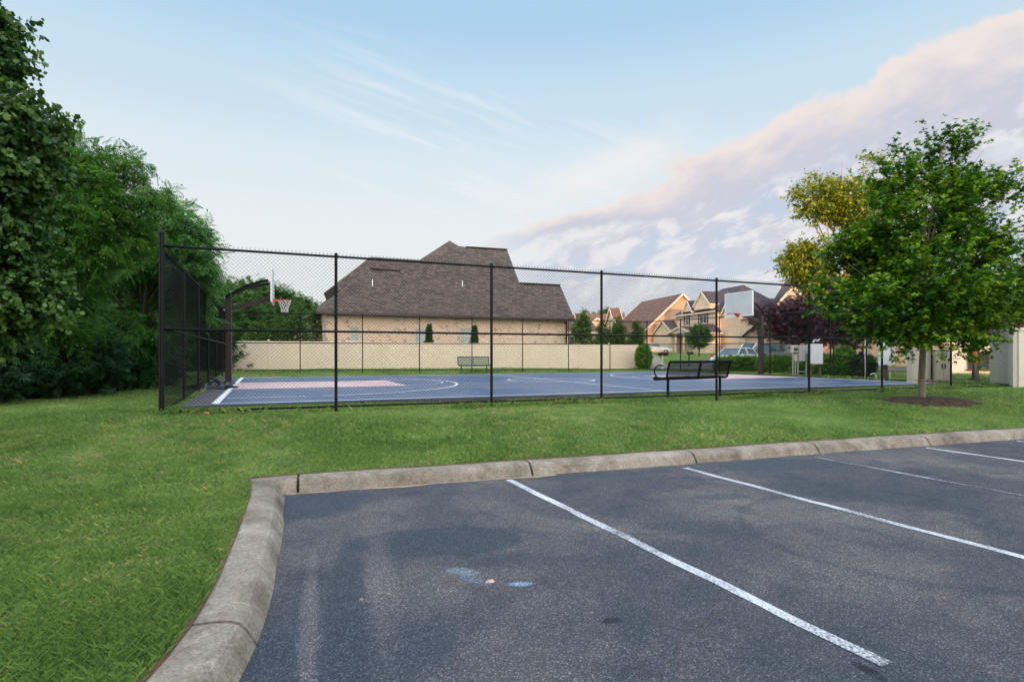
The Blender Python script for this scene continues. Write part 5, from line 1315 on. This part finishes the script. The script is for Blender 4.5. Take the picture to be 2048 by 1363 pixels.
# ------------------------------------------------------------ cars
def car(loc, rz, body, label, kind='suv'):
    root = empty('parked_car', loc, rz, label, 'car', 'cars parked by the houses')
    if kind == 'sedan': prof = [(-2.25, .32), (-2.3, .62), (-2.2, .88), (-1.55, .96), (-.95, 1.02), (.95, 1.0), (1.7, .88), (2.22, .72), (2.28, .42), (2.2, .30)]; cab = [(-1.55, .94), (-.95, 1.40), (.25, 1.44), (1.05, .98)]; tw = .86
    elif kind == 'pickup': prof = [(-2.7, .45), (-2.75, .8), (-2.72, 1.12), (-.9, 1.12), (1.2, 1.12), (2.3, 1.05), (2.6, .95), (2.68, .55), (2.6, .42)]; cab = [(-.95, 1.10), (-.85, 1.78), (.55, 1.80), (1.15, 1.10)]; tw = .92
    else: prof = [(-2.25, .40), (-2.32, .75), (-2.25, 1.08), (-1.2, 1.10), (.95, 1.08), (1.95, 1.0), (2.28, .85), (2.33, .5), (2.25, .38)]; cab = [(-2.15, 1.06), (-1.85, 1.66), (.25, 1.70), (.98, 1.06)]; tw = .90
    def loft(m2, poly, w0, w1, ztop):
        zmin = min(z for _, z in poly); zmax = max(z for _, z in poly); n = len(poly)
        wz_ = lambda z: w0 + (w1 - w0) * (z - zmin) / (zmax - zmin)
        V = [(x, -wz_(z), z) for x, z in poly] + [(x, wz_(z), z) for x, z in poly]
        m2.add(V, [tuple(range(n)), tuple(range(2 * n - 1, n - 1, -1))] + [(i, i + n, (i + 1) % n + n, (i + 1) % n) for i in range(n)])
    m2 = MB(); loft(m2, prof, tw, tw - .02, 0); m2.build('body', body, root, bevel=.07, smooth=True)
    m2 = MB(); loft(m2, cab, tw - .06, tw - .24, 0); m2.build('windows', M_cgl, root, bevel=.03)
    m2 = MB(); zc = max(z for _, z in cab); xs = [x for x, z in cab if z > zc - .06]; m2.bbox(min(xs) - .03, max(xs) + .04, -(tw - .23), tw - .23, zc - .03, zc + .03)
    for s in (-1, 1):
        for (xa, za), (xb, zb_) in ((cab[0], cab[1]), (cab[2], cab[3])): m2.bar((xa, s * (tw - .07), za), (xb, s * (tw - .225), zb_), .05, .07)
        xm = (cab[1][0] + cab[2][0]) / 2; m2.bar((xm, s * (tw - .065), 1.04), (xm, s * (tw - .228), zc), .05, .06)
    m2.build('roof', body, root, bevel=.015)
    wx = 1.42 if kind != 'pickup' else 1.7
    for sx in (-1, 1):
        for s in (-1, 1):
            M90 = Matrix.Rotation(math.pi / 2, 3, 'X'); c = (sx * wx, s * (tw - .08), .34)
            m2 = MB(); m2.lathe([(.20, -.11), (.32, -.115), (.345, -.08), (.345, .08), (.32, .115), (.20, .11)], 20, c=c, M=M90); wo = m2.build('tyre', M_tyre, root)
            m2 = MB(); m2.lathe([(.001, -.09), (.06, -.10), (.205, -.085), (.205, .085), (.06, .10), (.001, .09)], 16, c=c, M=M90); m2.build('rim', M_rimw, wo)
    for s in (-1, 1):
        m2 = MB(); x = prof[2][0] + .03; m2.box((x, s * (tw - .14), .86), (.10, .24, .22)); m2.build('tail_light', M_red, root, bevel=.02)
        m2 = MB(); m2.box((prof[-3][0] - .02, s * (tw - .18), .70), (.12, .28, .12)); m2.build('headlight', M_white, root, bevel=.02)
def carat(x, y, d): return at_px(x, y, d) + Vector((0, 0, .07))
car(carat(1303, 703, 66), RZ - .1, M_csilver, 'silver sedan parked on the driveway before the orange brick house', 'sedan')
car(carat(1480, 738, 39.0), .62, M_cwhite, 'white car nearest the hedge, its roof showing above the leaves', 'sedan')
car(carat(1512, 728, 46.0), math.pi + .25, M_cwhite, 'white pickup truck behind the nearer white car', 'pickup')
car(carat(1572, 732, 43.0), .20, M_cgrey, 'dark grey car with a red tail light, right of the white pickup', 'suv')

# ------------------------------------------------------------ street furniture and utilities
def mailbox(x, y, d, label, mt=M_black):
    p = at_px(x, y, d); root = empty('mailbox', p, .35, label, 'mailbox', 'mailboxes along the street')
    m2 = MB(); m2.bbox(-.035, .035, -.035, .035, -.1, 1.0); m2.build('post', M_trim if mt is M_black else M_black, root)
    m2 = MB(); prof = [(-.09, 1.0), (.09, 1.0), (.09, 1.13)] + [(.09 * math.cos(a), 1.13 + .09 * math.sin(a)) for a in [math.pi * k / 8 for k in range(1, 8)]] + [(-.09, 1.13)]
    m2.prism(prof, -.15, .40, axis='x'); m2.build('box', M_black, root)
    m2 = MB(); m2.bbox(-.05, .0, -.104, -.092, 1.08, 1.2); m2.build('flag', M_rim, root)
mailbox(1325, 733, 38.5, 'black mailbox on a pale post by the street, just left of the black bench')
mailbox(1378, 722, 46, 'black mailbox further back, above the middle of the black bench', M_rim)
def util():
    d = 26.6
    p = at_px(1597, 750, d); root = empty('utility_boxes', p, .12, 'rack of grey electric meter boxes on pipe legs beyond the right-hand fence', 'utility box')
    s = d / F
    def bx(m2, x0, x1, y0, y1, dep=.2, oy=0): a = (x0 - 1597) * s; b = (x1 - 1597) * s; m2.bbox(a, b, -dep / 2 + oy, dep / 2 + oy, (750 - y1) * s, (750 - y0) * s)
    m2 = MB(); bx(m2, 1595, 1609, 687, 718, .24); m2.build('box', M_cab, root, bevel=.01)
    m2 = MB(); bx(m2, 1582, 1594, 686, 701, .2); m2.build('box', M_cabb, root, bevel=.01)
    m2 = MB(); m2.lathe([(.10, -.02), (.10, .06), (.07, .10), (.001, .11)], 16, c=((1588 - 1597) * s, -.1, (750 - 693.5) * s), M=Matrix.Rotation(math.pi / 2, 3, 'X')); m2.build('meter', M_glass, root)
    m2 = MB(); bx(m2, 1609.5, 1616, 686, 703, .2); m2.build('box', M_cab, root, bevel=.01)
    m2 = MB(); bx(m2, 1586.5, 1593, 704, 717, .14); m2.build('box', M_cabb, root, bevel=.01)
    for x, yt_ in ((1585, 700), (1590, 717), (1595.5, 717), (1613.5, 702), (1622, 724)):
        m2 = MB(); m2.tube([((x - 1597) * s, .0, -.1), ((x - 1597) * s, .0, (750 - yt_) * s)], .028, 8); m2.build('pipe_leg', M_bolt, root)
    m2 = MB(); m2.tube([((1595 - 1597) * s, .02, .26), ((1614 - 1597) * s, .02, .26)], .02, 6); m2.build('brace', M_bolt, root)
    p = at_px(1633, 752, d - .4); root = empty('utility_box', p, .1, 'large white flat utility panel right of the grey meter boxes', 'utility box'); s = (d - .4) / F
    m2 = MB(); m2.bbox(-12.5 * s, 12 * s, -.06, .06, (752 - 725) * s, (752 - 685) * s); m2.build('panel', M_cabw, root, bevel=.01)
    for x in (-10, 10): m2 = MB(); m2.bbox(x * s - .04, x * s + .04, .065, .13, -.1, (752 - 690) * s); m2.build('post', M_wood, root)
    m2 = MB(); m2.tube([(-8 * s, .02, (752 - 684) * s), (-4 * s, .02, (752 - 677) * s), (3 * s, .02, (752 - 679) * s), (8 * s, .02, (752 - 674) * s)], .045, 8); m2.build('conduit', M_cab, root)
    d2 = 22.8; p = at_px(1773, 757, d2); s = d2 / F; root = empty('utility_box', p, .1, 'white utility panel with dark latch on a brown post, left of the maple', 'utility box')
    m2 = MB(); m2.bbox(-14.5 * s, 14.5 * s, -.09, .09, (757 - 723) * s, (757 - 679) * s); m2.build('panel', M_cabw, root, bevel=.01)
    m2 = MB(); m2.bbox(-.02, .14, .10, .24, -.1, (757 - 690) * s); m2.build('post', M_wood, root)
    m2 = MB(); m2.box((7 * s, -.10, (757 - 704) * s), (.07, .03, .11)); m2.build('latch', M_black, root)
    # beige cabinets
    d3 = 21.6
    for i, (x0, x1, yt_, lab) in enumerate(((1824, 1866, 700, 'beige metal utility cabinet directly behind the maple trunk'), (1867.5, 1904, 700, 'beige metal utility cabinet just right of the maple trunk'))):
        p = at_px((x0 + x1) / 2, 765, d3); s = d3 / F; root = empty('utility_cabinet', p, .08, lab, 'cabinet', 'beige utility cabinets behind the maple'); w = (x1 - x0) * s / 2; h = (765 - yt_) * s
        m2 = MB(); m2.bbox(-w, w, 0, .3, -.1, h); m2.build('body', M_cabb, root, bevel=.015)
        m2 = MB(); m2.bbox(-w - .03, w + .03, -.03, .33, h, h + .05); m2.build('lid', M_cabb, root, bevel=.01)
        for sx in (-1, 1):
            m2 = MB(); m2.bbox(min(sx * .01, sx * (w - .03)), max(sx * .01, sx * (w - .03)), -.022, -.002, .12, h - .06); dr = m2.build('door', M_cabb, root, bevel=.006)
            m2 = MB(); m2.bbox(sx * .06 - .015, sx * .06 + .015, -.05, -.024, h * .45, h * .6); m2.build('handle', M_black, dr)
    # white riser pipe
    p = W(1731, 757, 24.6); p.z = tz(p.x, p.y); s = 24.6 / F; root = empty('riser_pipe', p, 0, 'thin white upright pipe with a small box, standing at the gate', 'pipe')
    m2 = MB(); m2.tube([(0, 0, -.1), (0, 0, 85 * s), (-.02, 0, 96 * s), (.0, 0, 104 * s)], .035, 8); m2.build('pipe', M_white, root, smooth=True)
    m2 = MB(); m2.box((0, -.03, 52 * s), (.12, .12, .14)); m2.box((0, 0, 66 * s), (.26, .05, .03)); m2.build('box', M_cab, root)
    p = W(1745, 756, 24.0); p.z = tz(p.x, p.y); m2 = MB(); s = 24 / F
    m2.tube([(-.1, 0, 10 * s)] + [(.02 + .14 * math.cos(a), 0, .14 + .14 * math.sin(a)) for a in [math.pi * (1 - k / 8) for k in range(3, 9)]] + [(.16, 0, -.05)], .022, 8)
    o = m2.build('bent_pipe', M_white, smooth=True); o.location = p; tag(o, 'short hooped white pipe in the grass right of the upright pipe', 'pipe')
    p = W(1780, 760, 23.0); p.z = tz(p.x, p.y); m2 = MB(); m2.tube([(0, 0, -.05), (0, 0, .33)], .02, 8); m2.lathe([(.035, .33), (.035, .37), (.001, .39)], 8); o = m2.build('marker_stake', M_white); o.location = p; tag(o, 'short white marker stake left of the maple trunk', 'stake')
    # wrapped trunk of the plum at right
    p = W(1955, 767, 22.4); p.z = tz(p.x, p.y); root = empty('wrapped_tree', p, 0, 'forked bare trunk, pale below and wrapped in orange tape above, left of the beige wall', 'tree'); s = 22.4 / F
    m2 = MB(); m2.tube([(.0, 0, -.1), (-.05, 0, 35 * s), (-.12, 0, 62 * s)], [.085, .07, .065], 10); m2.build('trunk', M_barkw, root, smooth=True)
    m2 = MB(); m2.tube([(-.06, 0, 36.5 * s), (-.12, 0, 67 * s)], [.083, .078], 12); m2.build('tape', M_orange, root)
    m2 = MB(); m2.tube([(-.12, 0, 61 * s), (-.2, 0, 75 * s), (-.45, 0, 92 * s), (-.7, .1, 110 * s)], [.06, .045, .04, .03], 8); m2.tube([(-.12, 0, 61 * s), (-.10, 0, 85 * s), (-.05, 0, 115 * s)], [.055, .05, .03], 8); m2.tube([(-.02, .05, -.1), (.05, .05, 40 * s), (.03, .05, 60 * s), (.30, .05, 80 * s), (.75, .1, 100 * s), (1.2, .1, 112 * s)], [.06, .06, .055, .045, .035, .02], 8)
    m2.build('branch', M_bark2, root, smooth=True)
util()
def debris():
    rng = random.Random(5)
    # crumpled tarp at the left hoop
    def crump(name, c, rx, ry, rz_, mat, label, cat, seed, n=18, rot=0):
        m2 = MB(); V = []; Fc = []; r2 = random.Random(seed); rings = 9
        for i in range(rings + 1):
            ph = math.pi / 2 * i / rings
            for k in range(n):
                a = 2 * math.pi * k / n; j = 1 + .35 * mnoise.noise(Vector((math.cos(a) * 2.2 + seed, math.sin(a) * 2.2, i * .5))) + r2.uniform(-.07, .07)
                x = rx * math.cos(ph) * math.cos(a) * j; y = ry * math.cos(ph) * math.sin(a) * j; z = rz_ * math.sin(ph) * j * (.8 + .6 * mnoise.noise(Vector((x * 3, y * 3, seed)))); V.append((x, y, max(0, z)))
        for i in range(rings):
            for k in range(n): a = i * n + k; b = i * n + (k + 1) % n; Fc.append((a, b, b + n, a + n))
        m2.add(V, Fc); o = m2.build(name, mat); o.location = c; o.rotation_euler = (0, 0, rot); tag(o, label, cat); return o
    p = G(418, 777, .5); crump('tarp', Vector((p.x, p.y, .495)), .75, .35, .22, M_tarp, 'crumpled black plastic tarp at the foot of the left hoop post, left part', 'tarp', 3, rot=.5)
    p = G(441, 776, .5); crump('tarp_bundle', Vector((p.x, p.y, .495)), .38, .3, .34, M_tarp, 'rolled black tarp bundle right beside the left hoop post', 'tarp', 8, rot=.2)
    p = G(981, 1163, 0); crump('litter_scrap', Vector((p.x, p.y, .001)), .035, .018, .02, paint('scrap', (.50, .34, .27), .8, .3, 30), 'tiny crumpled pinkish scrap lying on the asphalt', 'litter', 4, 10, .5)
    p = G(723, 1199, 0); crump('pebble', Vector((p.x, p.y, .001)), .014, .012, .012, M_walk, 'small pale pebble on the asphalt near the kerb', 'pebble', 6, 8)
    p = W(413, 834, 10.1); p.z = tz(p.x, p.y) + .02; crump('dry_leaf_clump', p, .055, .04, .06, paint('dry_leaf', (.30, .13, .06), .9, .4, 25), 'small clump of dry brown leaves under the bottom rail of the near fence', 'leaves', 9, 12)
    p = W(1862, 769, 20.6); p.z = tz(p.x, p.y); crump('tree_stump', p, .17, .15, .22, M_wood, 'small brown stump by the fence post right of the maple trunk', 'stump', 12, 12)
debris()

# unseen block added behind the camera to keep the low sun off the court
def shade_block():
    s = Vector((.1, -.995, 0)); w_ = Vector((.995, .1, 0)); a = w_ * -28 + s * 27; b = w_ * 21.8 + s * 27
    L_ = (b - a).length; rz = math.atan2(b.y - a.y, b.x - a.x); root = empty('added_shade_block', Vector((a.x, a.y, 0)), rz, 'unseen long brick block added behind the camera to shade the court', 'shade blocker')
    m2 = MB(); m2.bbox(0, L_, -14, 0, -.5, 20.4); m2.build('wall', M_brick3, root)
    m2 = MB(); m2.bbox(-.4, L_ + .4, -14.4, .4, 20.4, 21.0); m2.build('roof', M_shing3, root)
    wo = None
    for fl in range(6):
        for i in range(12):
            if wo is None: window(root, (2.2 + i * 4.1, 0, 2.0 + fl * 3.2), 1.5, 1.5, '+y'); wo = root.children[-1]
            else:
                c = wo.copy(); col.objects.link(c); c.parent = root; c.location = (i * 4.1, 0, fl * 3.2)
                for ch in list(wo.children): q = ch.copy(); col.objects.link(q); q.parent = c
shade_block()

# ------------------------------------------------------------ grass blades
def grass():
    rng = np.random.default_rng(4); Ps = []; Wd_ = []; Hs = []
    court = np.array([(p.x, p.y) for p in (C(-2.6, -.95), C(85, -.95), C(85, 51), C(-2.6, 51))])
    zones = [(1.6, 3.4, 17000, .0021, .042), (3.4, 5.5, 9500, .0027, .044), (5.5, 8.5, 4300, .004, .046), (8.5, 13, 1900, .006, .048), (13, 22, 600, .011, .05), (22, 40, 110, .025, .055)]
    mc = G(1853, 800, .40)
    for y0, y1, dens, w, h in zones:
        x0, x1 = -.98 * y1, .98 * y1; n = int((x1 - x0) * (y1 - y0) * dens); P = np.stack([rng.uniform(x0, x1, n), rng.uniform(y0, y1, n)], 1)
        P = P[np.abs(P[:, 0]) < .97 * P[:, 1] + .3]
        P = P[~inside(P, lotpoly)]
        kd = seg_dist(P, backnp); P = P[kd > .012]
        P = P[~inside(P, court)]
        P = P[((P[:, 0] - mc.x - .1) / 1.25) ** 2 + ((P[:, 1] - mc.y) / .95) ** 2 > 1.0]
        # thin spots
        nz_ = cl_noise(np.stack([P[:, 0], P[:, 1], P[:, 0] * .3], 1), 2.7, 1.3) + .5 * cl_noise(np.stack([P[:, 0], P[:, 1], P[:, 0] * 0], 1), 9, 4)
        P = P[rng.uniform(0, 1, len(P)) < np.clip(.85 + nz_ * .5, .35, 1)]
        nh = cl_noise(np.stack([P[:, 0], P[:, 1], P[:, 1] * .2], 1), 1.6, 7.7)
        Ps.append(P); Wd_.append(np.full(len(P), w)); Hs.append(h * (1 + .7 * nh) * rng.uniform(.45, 1.35, len(P)))
    for a_, b_, nn in ((FL, FR, 9000), (FL, RL, 5000), (FR, RR, 3500), (RL, RR, 3500)):
        t = rng.uniform(0, 1, nn); t = t[(np.sin(t * 61) + np.sin(t * 23 + 1) + rng.normal(size=nn) * .6) > .4]; Q = np.stack([a_.x + (b_.x - a_.x) * t, a_.y + (b_.y - a_.y) * t], 1) + rng.normal(size=(len(t), 2)) * .05
        Ps.append(Q); Wd_.append(np.full(len(Q), .007)); Hs.append(.13 * rng.uniform(.4, 1.3, len(Q)))
    P = np.concatenate(Ps); w = np.concatenate(Wd_); h = np.concatenate(Hs); n = len(P)
    z = np.concatenate([terr(P[i:i + 20000]) for i in range(0, n, 20000)])
    a = rng.uniform(0, 2 * np.pi, n); lean = rng.uniform(.15, 1.3, n) * h; b = a + rng.normal(size=n) * .8
    dx, dy = np.cos(a) * w * .5, np.sin(a) * w * .5; lx, ly = np.cos(b + 1.57) * lean, np.sin(b + 1.57) * lean
    B = np.stack([P[:, 0], P[:, 1], z - .008], 1)
    V = np.empty((n, 4, 3)); 
    V[:, 0] = B - np.stack([dx, dy, 0 * dx], 1); V[:, 1] = B + np.stack([dx, dy, 0 * dx], 1)
    mid = B + np.stack([lx * .35, ly * .35, h * .62], 1)
    V[:, 2] = mid + np.stack([dx, dy, 0 * dx], 1) * .8
    V[:, 3] = B + np.stack([lx, ly, h * .95], 1)
    Fc = (np.arange(n)[:, None] * 4 + np.array([0, 1, 2, 3])[None])
    o = arr_mesh('grass', V.reshape(-1, 3), Fc, M_blade, None, np.repeat(rng.uniform(0, 1, n), 4)); tag(o, 'mown green grass of the lawn with yellowish thin patches', 'grass', None, 'stuff')
    print('blades', n)
grass()
